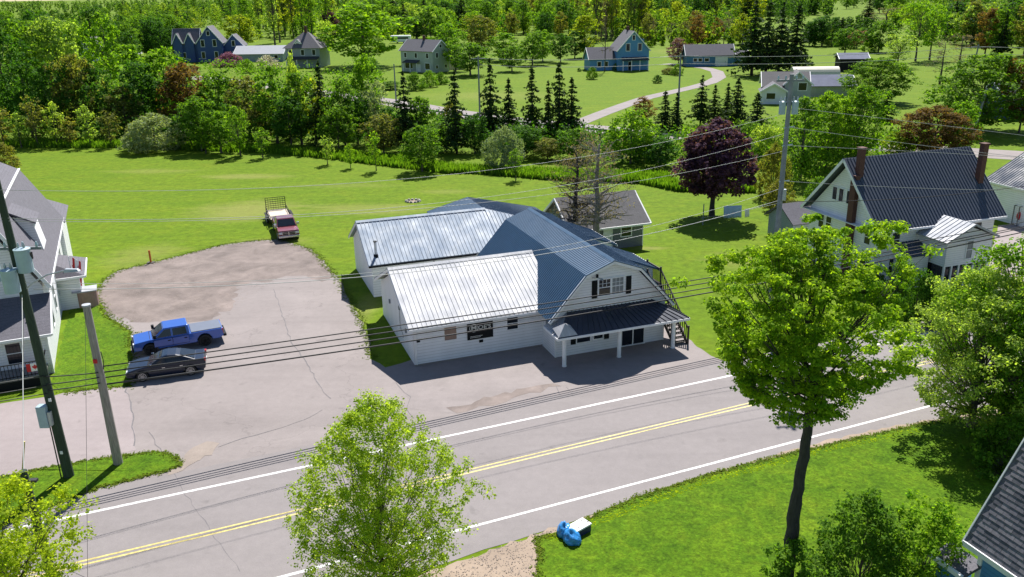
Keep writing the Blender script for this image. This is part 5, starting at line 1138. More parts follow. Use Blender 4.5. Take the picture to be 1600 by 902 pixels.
house('white_cottage', 'small white gabled house left of the navy house', (202, 86), 10, 7, 8, 5.0, 9.0, 'white_lap', 'shingle_dark', 'y', [(0, 1.2, 4.2, .9, 1.6), (0, 4.6, 4.2, .9, 1.6), (0, 2.8, 1.2, .9, 1.6)])
house('navy_cottage', 'navy walled house hidden in the trees at the right edge', (1606, 186), 8, 9, 7, 3.4, 6, 'navy_lap', 'shingle_dark', 'x', [(0, 1.0, 1.3, 1.2, 1.2), (0, 5.0, 1.3, 1.2, 1.2)])
# poles of the back road line
def far_pole(bx_, by, ty, label, arm=True, lamp=False, r=.17, lean=0):
    g = G(bx_, by); h = height_at(g, ty); p = pole('utility_pole', g, h, r, r * .7, 'far_pole', label, (lean, 0), 8)
    if arm: b = MB(); b.bar((lean - 1.2, 0, h - .4), (lean + 1.2, 0, h - .4), .14, .14); b.build('crossarm', M['far_pole'], p)
    if lamp: b = MB(); b.tube([(lean * .6, 0, h * .62), (lean + 1, 0, h * .66), (lean + 2.2, 0, h * .66)], .07, 6); b.build('lamp_arm', M['steel'], p)
    return g, h
q1 = far_pole(1058, 207, 84, 'grey pole with crossarm in front of the blue farmhouse drive', lamp=False)
q2 = far_pole(750, 187, 88, 'thin grey pole beside the back road right of the grey house')
q3 = far_pole(619, 158, 100, 'short pole beside the back road left of the grey house', False)
q4 = far_pole(1503, 184, 70, 'tall pole with crossarm and street lamp at the upper right', lamp=True, lean=.9)
q5 = far_pole(1519, 216, 139, 'bare leaning pole without crossarm at the upper right', False, r=.2, lean=1.0)
for dz, s_, in ((.35, 'upper'), (1.5, 'lower')):
    cable([q2[0] + Vector((0, 0, q2[1] - dz)), q1[0] + Vector((0, 0, q1[1] - dz))], .035, 'wire_pale', s_ + ' wire from the pole by the back road to the pole before the blue farmhouse', steps=10)
    cable([q1[0] + Vector((0, 0, q1[1] - dz)), q4[0] + Vector((.9, 0, q4[1] - dz))], .035, 'wire_pale', s_ + ' wire from the pole before the blue farmhouse to the upper right pole', steps=14)
    cable([q4[0] + Vector((.9, 0, q4[1] - dz)), q4[0] + Vector((30, -4, q4[1] - dz + .2))], .035, 'wire_pale', s_ + ' wire leaving the upper right pole at the picture edge', steps=6)

# ------------------------------------------------------------------ trees
def leaf_cloud(cent, rad, per, size, r, flat=.75, up=.75, asp=.7):
    """kite shaped leaves scattered in balls; returns vertices and quads"""
    n = len(cent) * per; c = np.repeat(cent, per, 0); rr = np.repeat(rad, per)
    d = r.normal(size=(n, 3)); d /= np.linalg.norm(d, axis=1)[:, None]
    rad_f = r.random(n) ** .45
    p = c + d * (rr * rad_f)[:, None] * np.array([1, 1, flat])
    nrm = d * .6 + r.normal(size=(n, 3)) * .55 + np.array([0, 0, up]); nrm /= np.linalg.norm(nrm, axis=1)[:, None]
    a = np.cross(nrm, r.normal(size=(n, 3))); a /= np.linalg.norm(a, axis=1)[:, None]; b = np.cross(nrm, a)
    s = size * (.6 + .8 * r.random(n))[:, None]
    bend = nrm * s * .12
    V = np.stack([p - a * s, p - b * s * asp + bend, p + a * s, p + b * s * asp + bend], 1).reshape(-1, 3)
    return V
def cloud_mesh(name, V):
    return np_mesh(name, V, np.arange(len(V)).reshape(-1, 4))
def limb_pts(a, c, r, wob=.06, n=4, sag=.12):
    a, c = Vector(a), Vector(c); L_ = (c - a).length; out = []
    for i in range(n + 1):
        t = i / n; p = a.lerp(c, t); p.z += -sag * L_ * math.sin(PI * t) ; w_ = wob * L_ * math.sin(PI * t)
        out.append(p + Vector((r.uniform(-w_, w_), r.uniform(-w_, w_), r.uniform(-w_, w_) * .4)))
    return out
def envelope(kind):
    """crown outline: fraction of crown height -> fraction of crown radius"""
    return dict(round=lambda t: math.sqrt(max(0, 1 - (2 * t - .92) ** 2 / 1.1)), oval=lambda t: math.sin(PI * min(1, t * .92 + .06)) ** .75, dome=lambda t: (1 - t ** 2.2) ** .6 * (.75 + .25 * min(1, t * 5)),
                cone=lambda t: (1 - t) ** .8 * .95 + .05, vase=lambda t: math.sin(PI * min(1, .15 + t * .72)) ** .8 * (.6 + .5 * t), spread=lambda t: (math.sin(PI * (t * .82 + .14))) ** .6)[kind]
def broadleaf(name, kind='round', H=10.0, W=7.0, z0=2.0, clumps=120, per=26, leaf=.16, seed=1, limbs=14, tr=.16, lump=.3, shell=.5, crad=.11, twigs=True, flat=.75, holes=0.0, shift=(0, 0), knobs=0):
    """returns (trunk mesh, crown mesh), standing on the origin"""
    r = random.Random(seed); nr = np.random.default_rng(seed); env = envelope(kind); ch_ = H - z0
    lobes = [(r.uniform(0, 2 * PI), r.uniform(.1, .95), r.uniform(.5, 1)) for _ in range(9)]
    cs = []
    tries = 0
    while len(cs) < clumps and tries < clumps * 30:
        tries += 1; t = r.random(); a = r.uniform(0, 2 * PI); k = r.random() ** shell
        lob = 1 + lump * (sum(w_ * math.exp(-((math.atan2(math.sin(a - la), math.cos(a - la)) / .5) ** 2 + ((t - lt) / .16) ** 2)) for la, lt, w_ in lobes) - .45)
        rad = env(t) * lob * W / 2 * k
        if r.random() > (env(t) * .85 + .15): continue
        if holes and k < .75 and r.random() < holes: continue
        cs.append((rad * math.cos(a), rad * math.sin(a), z0 + t * ch_ * (1 + (lob - 1) * .25)))
    C_ = np.array(cs); C_[:, 0] += shift[0]; C_[:, 1] += shift[1]; mx = C_[:, 2].max(); C_[:, 2] = z0 + (C_[:, 2] - z0) * (H * .955 - z0) / (mx - z0)
    rad = W * crad * (.6 + .8 * nr.random(len(C_)))
    V = leaf_cloud(C_, rad, per, leaf, nr, flat)
    cm = cloud_mesh(name + '_crown', V)
    b = MB(); top = z0 + ch_ * .72; n = 7; sp = [Vector((r.uniform(-.02, .02) * H * (i / n), r.uniform(-.02, .02) * H * (i / n), top * i / n)) for i in range(n + 1)]
    if knobs:
        fine = [sp[min(n - 1, int(i / 6))].lerp(sp[min(n - 1, int(i / 6)) + 1], i / 6 - min(n - 1, int(i / 6))) + Vector((r.uniform(-1, 1), r.uniform(-1, 1), 0)) * tr * .12 for i in range(6 * n + 1)]
        b.tube(fine, [tr * (1.35 if i == 0 else 1) * (1 - .7 * i / (6 * n)) * (1 + r.uniform(-knobs, knobs)) for i in range(6 * n + 1)], 12)
    else: b.tube([sp[0] - Vector((0, 0, .1))] + sp, [tr * 1.5] + [tr * (1.25 if i == 0 else 1) * (1 - .75 * i / n) for i in range(n + 1)], 8)
    idx = sorted(range(len(C_)), key=lambda i: r.random())[:limbs]
    for i in idx:
        c_ = Vector(C_[i]); zb = min(top * .97, max(z0 * .8, z0 + (c_.z - z0) * .45 - .25 * c_.xy.length)); k = zb / top * n; j = int(min(n - 1, k)); a = sp[j].lerp(sp[j + 1], min(1, k - j))
        rr = max(.010, tr * (1 - .75 * zb / top) * .42); pts = limb_pts(a, c_, r, .05, 4, .06); b.tube(pts, [rr * (1 - .8 * q / 4) for q in range(5)], 5, cap=False)
        if twigs:
            near = sorted(range(len(C_)), key=lambda q: (Vector(C_[q]) - c_).length)[1:4]
            for q in near: b.tube(limb_pts(pts[2], C_[q], r, .05, 2, .03), [rr * .35, rr * .25, rr * .1], 4, cap=False)
    return b.mesh(name + '_trunk', True), cm
def spruce(name, H=12.0, W=4.6, seed=1, tiers=26, per=11, leaf=.2, gap=.0, z0=.6):
    r = random.Random(seed); nr = np.random.default_rng(seed); P = []; b = MB(); b.tube([(0, 0, 0), (0, 0, H * .5), (0, 0, H * .99)], [H * .017, H * .010, .02], 7)
    for i in range(tiers):
        t = (i + r.random() * .6) / tiers; z = z0 + (H - z0) * t; L0_ = W / 2 * (1 - t) ** .85 + .12; m_ = max(4, int(per * (1 - t * .55)))
        for k in range(m_):
            if r.random() < gap: continue
            a = 2 * PI * (k + r.random() * .8) / m_; L_ = L0_ * r.uniform(.4, 1.35); dr = L_ * r.uniform(.18, .38)
            steps = max(2, int(L_ / (leaf * .75)))
            for s_ in range(steps):
                q = (s_ + .7) / steps; rad = L_ * q; w2 = .16 * L_ * (1 - q * .5)
                for _ in range(2): P.append((math.cos(a) * rad + r.uniform(-w2, w2), math.sin(a) * rad + r.uniform(-w2, w2), z - dr * q ** 1.5 + r.uniform(-.08, .08)))
            if i % 3 == 0: b.tube([(0, 0, z), (math.cos(a) * L_ * .9, math.sin(a) * L_ * .9, z - dr * .85)], [.035, .01], 3, cap=False)
    for k in range(6): P.append((0, 0, H - .1 * k))
    P = np.array(P); return b.mesh(name + '_trunk', True), cloud_mesh(name + '_crown', leaf_cloud(P, np.full(len(P), leaf * .5), 1, leaf, nr, .6, .5, .5))
def bare(name, H=10, W=7, seed=1, n=26, leaves=3, tr=.2):
    r = random.Random(seed); b = MB(); nr = np.random.default_rng(seed); tips = []
    sp = [Vector((r.uniform(-.3, .3) * i / 6, r.uniform(-.3, .3) * i / 6, H * .9 * i / 6)) for i in range(7)]; b.tube(sp, [tr * (1.2 - .95 * i / 6) for i in range(7)], 7)
    for i in range(n):
        t = .3 + .68 * r.random(); k = t * 6; j = min(5, int(k)); a = sp[j].lerp(sp[j + 1], k - j); an = r.uniform(0, 2 * PI); L_ = W / 2 * (1.15 - t * .55) * r.uniform(.7, 1.1)
        e = a + Vector((math.cos(an) * L_, math.sin(an) * L_, L_ * r.uniform(-.1, .5))); p = limb_pts(a, e, r, .12, 4, -.05); rr = tr * .3 * (1.2 - t); b.tube(p, [rr * (1 - .8 * q / 4) for q in range(5)], 4, cap=False)
        for s_ in range(4):
            c_ = p[r.randint(1, 4)]; e2 = c_ + Vector((r.uniform(-1, 1), r.uniform(-1, 1), r.uniform(-.2, .7))) * L_ * .35; b.tube(limb_pts(c_, e2, r, .1, 2, 0), [.02, .014, .006], 3, cap=False); tips.append(e2)
            for _ in range(2): e3 = e2 + Vector((r.uniform(-1, 1), r.uniform(-1, 1), r.uniform(-.3, .5))) * L_ * .16; b.tube([e2.lerp(c_, .3), e3], [.01, .005], 3, cap=False); tips.append(e3)
    T = np.array([tuple(t) for t in tips]); return b.mesh(name + '_trunk', True), cloud_mesh(name + '_crown', leaf_cloud(T, np.full(len(T), W * .05), leaves, .09, nr))
PR = {}
def proto(key, fn, H, W, *a, **k): PR[key] = (*fn(key, *a, H=H, W=W, **k), H, W)
for i in range(3): proto(f'round{i}', broadleaf, 10, 8, kind='round', z0=1.6, clumps=130, per=30, leaf=.2, seed=11 + i, crad=.095)
for i in range(3): proto(f'oval{i}', broadleaf, 10, 5.5, kind='oval', z0=1.4, clumps=110, per=28, leaf=.17, seed=21 + i, crad=.11)
for i in range(2): proto(f'dome{i}', broadleaf, 6, 8, kind='dome', z0=.3, clumps=140, per=30, leaf=.17, seed=31 + i, crad=.085, tr=.12, shell=.4)
for i in range(2): proto(f'open{i}', broadleaf, 10, 8, kind='vase', z0=2.6, clumps=85, per=22, leaf=.17, seed=41 + i, crad=.085, limbs=34, lump=.5)
for i in range(2): proto(f'poplar{i}', broadleaf, 16, 4.2, kind='oval', z0=2.5, clumps=100, per=18, leaf=.19, seed=51 + i, crad=.14, limbs=26, lump=.5, tr=.2)
for i in range(2): proto(f'sapling{i}', broadleaf, 4, 2.2, kind='oval', z0=.7, clumps=46, per=20, leaf=.09, seed=61 + i, crad=.13, limbs=12, tr=.06)
for i in range(3): proto(f'spruce{i}', spruce, 12, 5.0, seed=71 + i, per=12, leaf=.3, gap=.28, tiers=24)
for i in range(2): proto(f'pine{i}', spruce, 14, 6.5, seed=81 + i, tiers=22, per=12, leaf=.36, gap=.32, z0=1.6)
for i in range(2): proto(f'bare{i}', bare, 10, 7, seed=91 + i)
proto('hi_round', broadleaf, 10, 8.5, kind='round', z0=1.0, clumps=330, per=42, leaf=.13, seed=101, crad=.07, limbs=30)
proto('hi_spread', broadleaf, 10, 10, kind='spread', z0=2.2, clumps=330, per=40, leaf=.13, seed=102, crad=.065, limbs=30, lump=.35)
proto('hi_oval', broadleaf, 10, 6.5, kind='oval', z0=1.0, clumps=280, per=34, leaf=.12, seed=103, crad=.085, limbs=44, lump=.4, holes=.3)
proto('willow', broadleaf, 6, 9, kind='dome', z0=.2, clumps=380, per=36, leaf=.11, seed=104, crad=.055, tr=.12, shell=.35)
tcount = {}
def tree(px_, pb, pt, wpx, kind, lm, label, group=None, bark='bark', name=None, cat='tree', rot=None):
    if kind in ('round', 'oval', 'spruce'): v = 3
    elif kind in ('dome', 'open', 'poplar', 'sapling', 'pine', 'bare'): v = 2
    else: v = 0
    tcount[kind] = tcount.get(kind, 0) + 1
    tm, cm, H, W = PR[kind + (str(tcount[kind] % v) if v else '')]
    g = G(px_, pb); h = max(.8, height_at(g, pt)); d = math.sqrt(g.x ** 2 + g.y ** 2 + (CH - h / 2) ** 2); wd = wpx / F * d * (1.3 if kind in ('spruce', 'pine') else 1.15 if kind in ('round', 'oval') else 1)
    nm = name or {'spruce': 'spruce_tree', 'pine': 'pine_tree', 'poplar': 'poplar_tree', 'sapling': 'young_tree', 'dome': 'shrub', 'bare': 'bare_tree', 'willow': 'willow_shrub'}.get(kind, 'broadleaf_tree')
    if kind in ('dome', 'willow') and cat == 'tree': cat = 'shrub'
    o = empty(nm, g, random.uniform(0, 2 * PI) if rot is None else rot, label, cat, group); o.scale = (wd / W, wd / W, h / H)
    link_mesh('trunk', tm, o, M[bark]); link_mesh('crown', cm, o, M['leaves_' + lm]); return o

# ------------------------------------------------------------------ near trees, each with its own crown
def own_tree(px_, pb, pt, wpx, lm, label, seed, cat='tree', name='broadleaf_tree', bark='bark', **k):
    g = G(px_, pb); h = height_at(g, pt); d = math.sqrt(g.x ** 2 + g.y ** 2 + (CH - h * .6) ** 2); W = wpx / F * d
    tm, cm = broadleaf(name + '_own', H=h, W=W, seed=seed, **k); o = empty(name, g, 0, label, cat)
    link_mesh('trunk', tm, o, M[bark]); link_mesh('crown', cm, o, M['leaves_' + lm]); return o, h, W
L('maple', (.075, .17, .016), (.21, .3, .024), .48)
L('ashy', (.17, .26, .025), (.33, .39, .045), .5)
own_tree(1227, 935, 305, 325, 'maple', 'big green maple with a long bare dark trunk on the near lawn', 3, kind='round', z0=8.1, clumps=720, per=95, leaf=.057, limbs=60, tr=.27, crad=.04, lump=.7, bark='bark_dark', name='maple_tree', shell=.5, holes=.25, flat=.58, shift=(-.35, 0), knobs=.08)
own_tree(606, 975, 612, 285, 'ashy', 'young lime green tree in front of the road, lower centre', 5, kind='oval', z0=1.3, clumps=900, per=60, leaf=.042, limbs=70, tr=.085, crad=.042, lump=.35, holes=.15, bark='bark', name='young_tree', shell=.6, flat=.95)
own_tree(22, 1040, 742, 215, 'lime', 'lime green tree cut by the lower left corner, around the guy pole', 7, kind='round', z0=1.2, clumps=420, per=60, leaf=.055, limbs=50, tr=.11, crad=.06, lump=.5, holes=.3)
own_tree(1588, 668, 355, 255, 'bright', 'bright green tree at the right edge beyond the near lawn', 8, kind='oval', z0=.9, clumps=560, per=80, leaf=.075, limbs=60, tr=.2, crad=.055, lump=.45, holes=.2)
own_tree(1516, 668, 405, 235, 'pale', 'pale olive green tree with thin foliage between the maple and the right edge', 9, kind='round', z0=.9, clumps=480, per=70, leaf=.065, limbs=70, tr=.17, crad=.05, lump=.5, holes=.35)
own_tree(1335, 955, 772, 200, 'green', 'dark green bush on the near lawn right of the maple trunk', 10, kind='dome', z0=.2, clumps=260, per=50, leaf=.06, limbs=50, tr=.06, crad=.06, cat='shrub', name='shrub', lump=.5)
own_tree(1430, 962, 780, 190, 'bright', 'light green bush between the dark bush and the blue house', 12, kind='dome', z0=.2, clumps=240, per=50, leaf=.06, limbs=50, tr=.06, crad=.06, cat='shrub', name='shrub', lump=.5)
own_tree(1228, 965, 852, 110, 'green', 'low dark shrub at the foot of the maple trunk', 13, kind='dome', z0=.1, clumps=120, per=46, leaf=.06, limbs=30, tr=.05, crad=.07, cat='shrub', name='shrub', lump=.5)
own_tree(1565, 735, 655, 110, 'green', 'green bush behind the blue house roof at the right edge', 14, kind='dome', z0=.1, clumps=140, per=46, leaf=.08, limbs=30, tr=.05, crad=.07, cat='shrub', name='shrub', lump=.5)
own_tree(1112, 338, 182, 118, 'purple', 'broad dark purple maple on the lawn behind the pub', 15, kind='round', z0=2.4, clumps=330, per=44, leaf=.17, limbs=30, tr=.28, crad=.075, lump=.4, bark='bark_dark', name='maple_tree', shell=.4)

TR = '''
945 112 -8 26 bare bare|very tall bare dark tree left of the blue farmhouse
660 268 194 62 round green|round leafy green tree standing alone at the field edge
588 267 204 28 sapling bright|tallest of the three young field trees, nearest the round tree
548 263 224 22 sapling bright|middle young field tree with thin yellowish crown
512 257 211 25 sapling pale|leftmost young field tree left of the pair by the round tree
806 282 232 30 sapling green|small young tree at the field edge right of the grey willow shrub
411 247 198 32 sapling bright|small young tree right of the bright tree cluster
376 243 165 34 oval bright|narrow bright green tree right of the leafy cluster
346 239 172 50 oval bright|bright lime tree in front of the dark round tree
316 236 150 56 round green|round dark green tree behind the bright lime tree
322 240 195 30 sapling bright|small bright tree at the foot of the round dark tree
244 235 176 98 willow silver|wide silvery grey willow bush at the left field edge
788 264 196 74 willow silver|silvery grey willow bush left of the leafless trees
215 232 190 30 dome olive|low olive bush left of the silvery willow
175 230 172 34 sapling olive|thin olive young tree in the left row, nearest the silvery willow
142 229 163 34 sapling pale|pale young tree in the left row, second from the silvery willow
112 229 182 30 sapling olive|short olive young tree in the middle of the left row
90 229 158 34 sapling pale|pale pointed young tree in the left row
60 230 148 36 sapling olive|tallest olive young tree in the left row
34 231 175 34 sapling pale|pale young tree near the left picture edge
8 232 164 36 sapling olive|olive young tree cut by the left picture edge
5 268 222 50 dome olive|olive shrub beside the hall roof at the left edge
200 214 132 50 oval olive|olive brown tree behind the left end of the silvery willow
232 208 92 74 round deep|dark green tree behind the silvery willow
268 200 72 66 round bright|bright green tree left of the brown maple
296 208 98 70 round brown|reddish brown maple in the left tree belt
216 190 68 60 oval bright|bright tree above the silvery willow near the navy house
345 205 108 70 round green|green tree right of the brown maple
392 212 118 60 round olive|olive green tree in the belt below the low barn
418 220 142 50 oval olive|shorter olive tree in the belt below the low barn
434 224 100 58 oval bright|lime topped tree in the belt below the hip roofed house
472 226 112 52 oval green|green tree below the hip roofed house
466 215 80 36 dome pale|pale shrub before the porch of the hip roofed house
508 228 96 40 pine spruce|dark narrow spruce in the belt right of the hip roofed house
494 222 120 44 oval yellow|yellowish tree beside the dark narrow spruce
456 232 150 60 round deep|dark broad tree low in the belt below the hip roofed house
530 236 165 56 round green|broad green tree low in the belt left of the saplings
600 240 178 60 round olive|olive broad tree low in the belt above the saplings
660 232 150 46 round green|green tree between the first two spruces before the back road
300 232 168 50 round deep|dark broad tree between the silvery willow and the dark round tree
820 246 196 60 round deep|dark low tree below the row of spruces
900 250 200 60 round green|green low tree below the right end of the spruce row
540 228 120 56 round green|green tree in the belt left of the willow
560 226 145 48 round deep|dark tree in the belt left of the silver tree
576 205 84 50 round bright|lime topped tree left of the grey house
590 224 122 58 open silver|silver green leaning tree before the back road
612 226 165 50 round deep|dark tree in front of the back road left of the spruce
636 236 112 44 pine spruce|dark spruce just left of the round field tree
714 240 110 44 pine spruce|tall dark spruce before the back road, first right of the round field tree
690 238 190 48 round green|green tree between two spruces before the back road
742 240 178 40 round deep|dark leafy tree under the spruces before the back road
768 226 92 42 pine spruce|tall dark spruce near the pole by the back road
796 220 122 32 spruce spruce|slender spruce right of the pole by the back road
832 222 104 36 spruce spruce|slender spruce below the lawn of the blue farmhouse
857 224 126 24 spruce spruce|thin short spruce in the row of five
874 226 98 40 pine spruce|tallest spruce in the row of five
893 224 121 34 spruce spruce|right hand spruce of the row of five
706 206 158 36 dome olive|olive bush before the back road between spruces
610 140 126 34 round green|green bush left of the grey house front
650 141 112 36 dome green|bush in front of the grey house left window
672 136 110 30 dome bright|bright bush in front of the grey house gable
690 132 112 24 dome green|small bush right of the grey house gable
577 122 92 36 round deep|dark bush left of the grey house
735 118 66 60 round green|big green tree above the board fence
700 96 34 56 round bright|bright tree behind the tiny shed
712 112 58 34 oval bright|narrow bright tree right of the tiny shed
652 62 26 36 oval deep|dark tree above the camper trailer
752 92 22 52 round olive|olive tree behind the big green tree
786 96 50 50 oval bright|bright tree left of the dark trees by the farmhouse lawn
800 112 72 44 round green|green tree beside the farmhouse lawn
832 102 48 48 round green|green tree with lit top at the edge of the farmhouse lawn
848 96 46 40 round bright|bright tree behind the edge of the farmhouse lawn
876 98 52 34 round deep|dark small tree on the farmhouse lawn, left one
898 92 48 28 oval deep|dark small tree on the farmhouse lawn, right one
913 90 23 42 oval yellow|yellow green tree on the farmhouse lawn
925 124 104 20 dome green|round shrub on the lawn before the blue farmhouse
905 112 106 8 dome deep|tiny shrub left of the farmhouse lawn shrub
1027 130 117 17 dome deep|dark round shrub below the farmhouse porch
1046 116 105 30 dome olive|spreading shrub by the drive near the blue farmhouse
1058 118 100 20 dome green|green shrub right of the spreading shrub by the drive
924 104 92 22 dome bright|bright bush by the low wing of the blue farmhouse
963 110 98 14 dome bright|small bush at the farmhouse porch
1060 101 58 34 round pink|pink flowering round tree between the farmhouse and garage
358 104 81 48 dome magenta|magenta flowering shrub before the navy house
388 114 92 24 dome bright|bright round bush below the low barn
378 80 22 46 round yellow|bright yellow green tree right of the navy house
420 110 86 40 dome blossom|white blossoming shrub before the hip roofed house
520 66 18 28 round purple|dark purple tree above the hip roofed house
570 104 0 118 round bright|very large bright green tree between the hip roofed and grey houses
512 102 30 34 open pale|pale birch right of the hip roofed house
232 78 24 56 round green|green tree left of the navy house
266 72 22 44 round green|round tree behind the left gable of the navy house
294 50 26 36 oval yellow|yellowish tree behind the navy house roof
152 110 8 54 round deep|tall dark green tree in the left background
176 140 16 40 oval bright|bright tree right of the tall dark tree at left
50 150 28 70 round green|large green tree at the left edge of the belt
100 150 24 60 round pale|pale green tree in the left background belt
18 190 40 60 oval deep|dark tree at the far left picture edge
52 215 90 66 round deep|dark tree behind the left row of young trees
96 216 95 60 round deep|dark tree behind the pale pointed young tree
128 214 84 60 round olive|olive tree behind the left row
160 212 98 54 round deep|dark tree left of the olive brown tree
74 130 14 60 round deep|dark green background tree near the left edge
126 120 30 46 round bright|bright background tree before the white cottage
985 256 168 70 round bright|bright green leafy tree behind the leafless trees
1005 192 150 34 oval brown|brownish red tree beside the gravel drive
1038 206 142 30 spruce spruce|spruce between the drive and the pole, left one
1056 208 145 24 spruce spruce|thin spruce at the pole before the drive
1094 196 118 34 pine spruce|dark spruce right of the pole before the drive
1115 192 132 24 spruce spruce|short spruce beside the curved drive
1150 200 122 34 pine spruce|spruce above the purple maple
1180 216 146 40 spruce spruce|spruce right of the purple maple crown
1135 186 130 22 spruce spruce|small spruce between two others above the purple maple
1166 236 190 44 round green|green tree behind the purple maple
1010 248 200 46 round green|green tree between the leafless trees and purple maple
1030 262 214 50 round deep|dark shrubby tree left of the purple maple
960 240 205 44 dome green|green undergrowth bush behind the grey cottage
855 250 215 46 round olive|olive tree left of the leafless trees
1174 118 0 50 pine spruce|left of the tall dark spruces with bare trunks at the garage
1196 116 2 44 pine spruce|second of the tall dark spruces by the garage
1216 114 4 42 pine spruce|third of the tall dark spruces by the garage
1240 112 8 46 pine spruce|right of the tall dark spruces by the garage
1160 70 20 34 oval yellow|yellow green tree behind the tall dark spruces
1284 72 24 44 round deep|dark tree behind the upper right lawn, left one
1312 70 28 36 pine spruce|dark spruce behind the upper right lawn
1264 72 34 30 round deep|dark tree next to the tall spruces at the upper right lawn
1299 72 42 24 dome pale|pale bush before the dark trees of the upper right lawn
1320 84 43 40 round green|round green tree with low trunk on the upper right lawn
1338 76 46 24 round pink|small reddish tree behind the round green lawn tree
1356 34 0 22 spruce spruce|small dark spruce on the far hillside field
1372 82 30 44 round green|green tree right of the round lawn tree
1362 82 58 30 dome bright|bright low bush right of the round lawn tree
1402 106 52 60 open pale|pale willowy tree above the big round tree
1384 44 10 50 bare bare|leafless tree on the hillside right of the lawn
1430 96 0 64 open bright|tall bright tree with two dark trunks, left trunk
1452 94 4 60 open bright|tall bright tree with two dark trunks, right trunk
1366 160 88 96 hi_round green|big round dark green tree right of the beige house
1382 190 140 34 spruce deep|dark pointed tree under the big round tree
1290 262 140 78 hi_round bright|tall light green tree left of the white house ridge
1334 258 130 84 hi_oval bright|tall light green tree above the white house gable
1250 282 150 60 oval green|green tree just right of the grey utility pole above the maple
1262 244 205 46 round bright|bright green tree behind the tall grey pole
1196 258 195 46 round pale|pale green shrubby tree left of the tall grey pole
1206 310 222 60 willow olive|grey olive shrub between the purple maple and the grey utility pole
1216 330 278 56 dome olive|low grey green shrub below the grey olive shrub near the utility pole
1278 318 276 44 dome green|green bush at the back corner of the white house
1405 246 205 46 round yellow|yellow green tree left of the brown leaved tree
1456 248 164 104 hi_round brown|large brownish leaved tree above the white house ridge
1494 242 156 50 round bright|bright green tree right of the brownish tree
1530 204 80 140 hi_round green|very large dark green tree behind the street lamp pole
1592 208 84 56 round brown|brown leaved tree at the upper right edge
1468 132 58 48 bare bare|leafless tree by the upper right lawn
1495 120 50 50 bare bare|leafless tree left of the street lamp pole
1520 70 4 54 round pale|silvery pale tree in the upper right background
1552 60 24 44 round bright|bright round tree in the upper right background
1582 66 0 50 round deep|dark tree in the upper right corner
1490 60 0 50 round deep|dark tree above the leafless trees at the upper right
1428 500 418 66 dome deep|dark shrub in front of the white house annex
1470 512 448 62 dome green|green shrub below the white annex window
1400 470 400 56 dome green|shrub at the left foot of the white annex
1350 455 410 60 dome green|shrub at the foot of the white gable wall
1520 478 430 50 dome bright|bright shrub at the right foot of the white annex
'''
for ln in TR.strip().split('\n'):
    a, lb = ln.split('|'); a = a.split()
    o = tree(*map(float, a[:4]), a[4], a[5], lb, bark='bark_dark' if a[4] in ('pine', 'spruce') else 'bark')
# the two leafless trees behind the pub
own = bare('gaunt', H=10, W=9, seed=5, n=60, leaves=3, tr=.45)
for x, pb, pt, w_, lb in ((899, 394, 222, 95, 'leafless dead tree left of the pair, behind the blue gambrel roof'), (932, 404, 205, 115, 'taller leafless tree with forked trunk before the grey cottage')):
    g = G(x, pb); h = height_at(g, pt); d = g.length; o = empty('bare_tree', g, .6 if x < 920 else 2.2, lb, 'tree'); s_ = w_ / F * d / 9; o.scale = (s_, s_, h / 10)
    link_mesh('trunk', own[0], o, M['bark_dark' if x < 920 else 'bark_pale']); link_mesh('crown', own[1], o, M['leaves_bare'])

# ------------------------------------------------------------------ background woods: rows of single trees, then a mass beyond
rr = random.Random(44)
CW = dict(yellow='yellow green', olive='olive', pale='pale green', bright='bright green', green='mid green', deep='dark green', spruce='tall', bare='grey', brown='brownish')
KL = dict(round='leafy tree of the background wood', oval='slim leafy tree of the background wood', poplar='tall thin poplar', pine='dark conifer of the background wood', bare='leafless grey tree of the background thicket')
def patch(n, x0, x1, y0_, y1_, hm, kinds, mats, area):
    for _ in range(n):
        x = rr.uniform(x0, x1); y = rr.uniform(y0_, y1_); k = rr.choice(kinds); g = G(x, y); h = rr.uniform(*hm) * (1.15 if k in ('pine', 'poplar') else 1)
        pt = Pj(g.x, g.y, h)[1]; ratio = dict(round=.75, oval=.5, poplar=.24, pine=.4, bare=.6)[k]; lm = 'spruce' if k == 'pine' else ('bare' if k == 'bare' else rr.choice(mats)); wpx = h * ratio * F / math.sqrt(g.x ** 2 + g.y ** 2)
        tree(x, y, pt, wpx, k, lm, CW[lm] + ' ' + KL[k] + ' ' + area, CW[lm] + ' ' + KL[k].split(' of ')[0].split(' in ')[0] + 's ' + area)
patch(26, 395, 520, 40, 72, (24, 30), ['poplar'], ['yellow', 'olive', 'pale', 'bright'], 'at the upper left')
patch(10, 290, 395, 22, 46, (20, 26), ['poplar', 'oval'], ['bright', 'pale', 'green'], 'at the upper left')
patch(22, 0, 290, 34, 70, (10, 15), ['round', 'round', 'oval', 'pine'], ['deep', 'green', 'bright'], 'at the upper left')
patch(20, 190, 400, 20, 40, (11, 16), ['round', 'oval', 'pine'], ['bright', 'pale', 'green'], 'at the upper left')
patch(34, 520, 800, 24, 62, (12, 19), ['round', 'oval', 'pine', 'round'], ['bright', 'green', 'pale'], 'at the upper centre')
patch(30, 790, 940, 20, 50, (14, 20), ['round', 'oval', 'round'], ['pale', 'olive', 'bright', 'green'], 'at the upper centre')
patch(24, 930, 1015, 48, 66, (20, 28), ['poplar'], ['yellow', 'pale', 'olive'], 'behind the blue farmhouse')
patch(16, 1010, 1160, 62, 74, (8, 13), ['bare', 'oval'], ['olive', 'brown'], 'behind the blue garage')
patch(34, 1000, 1180, 26, 52, (14, 20), ['pine', 'round', 'oval'], ['green', 'deep', 'yellow'], 'at the upper right')
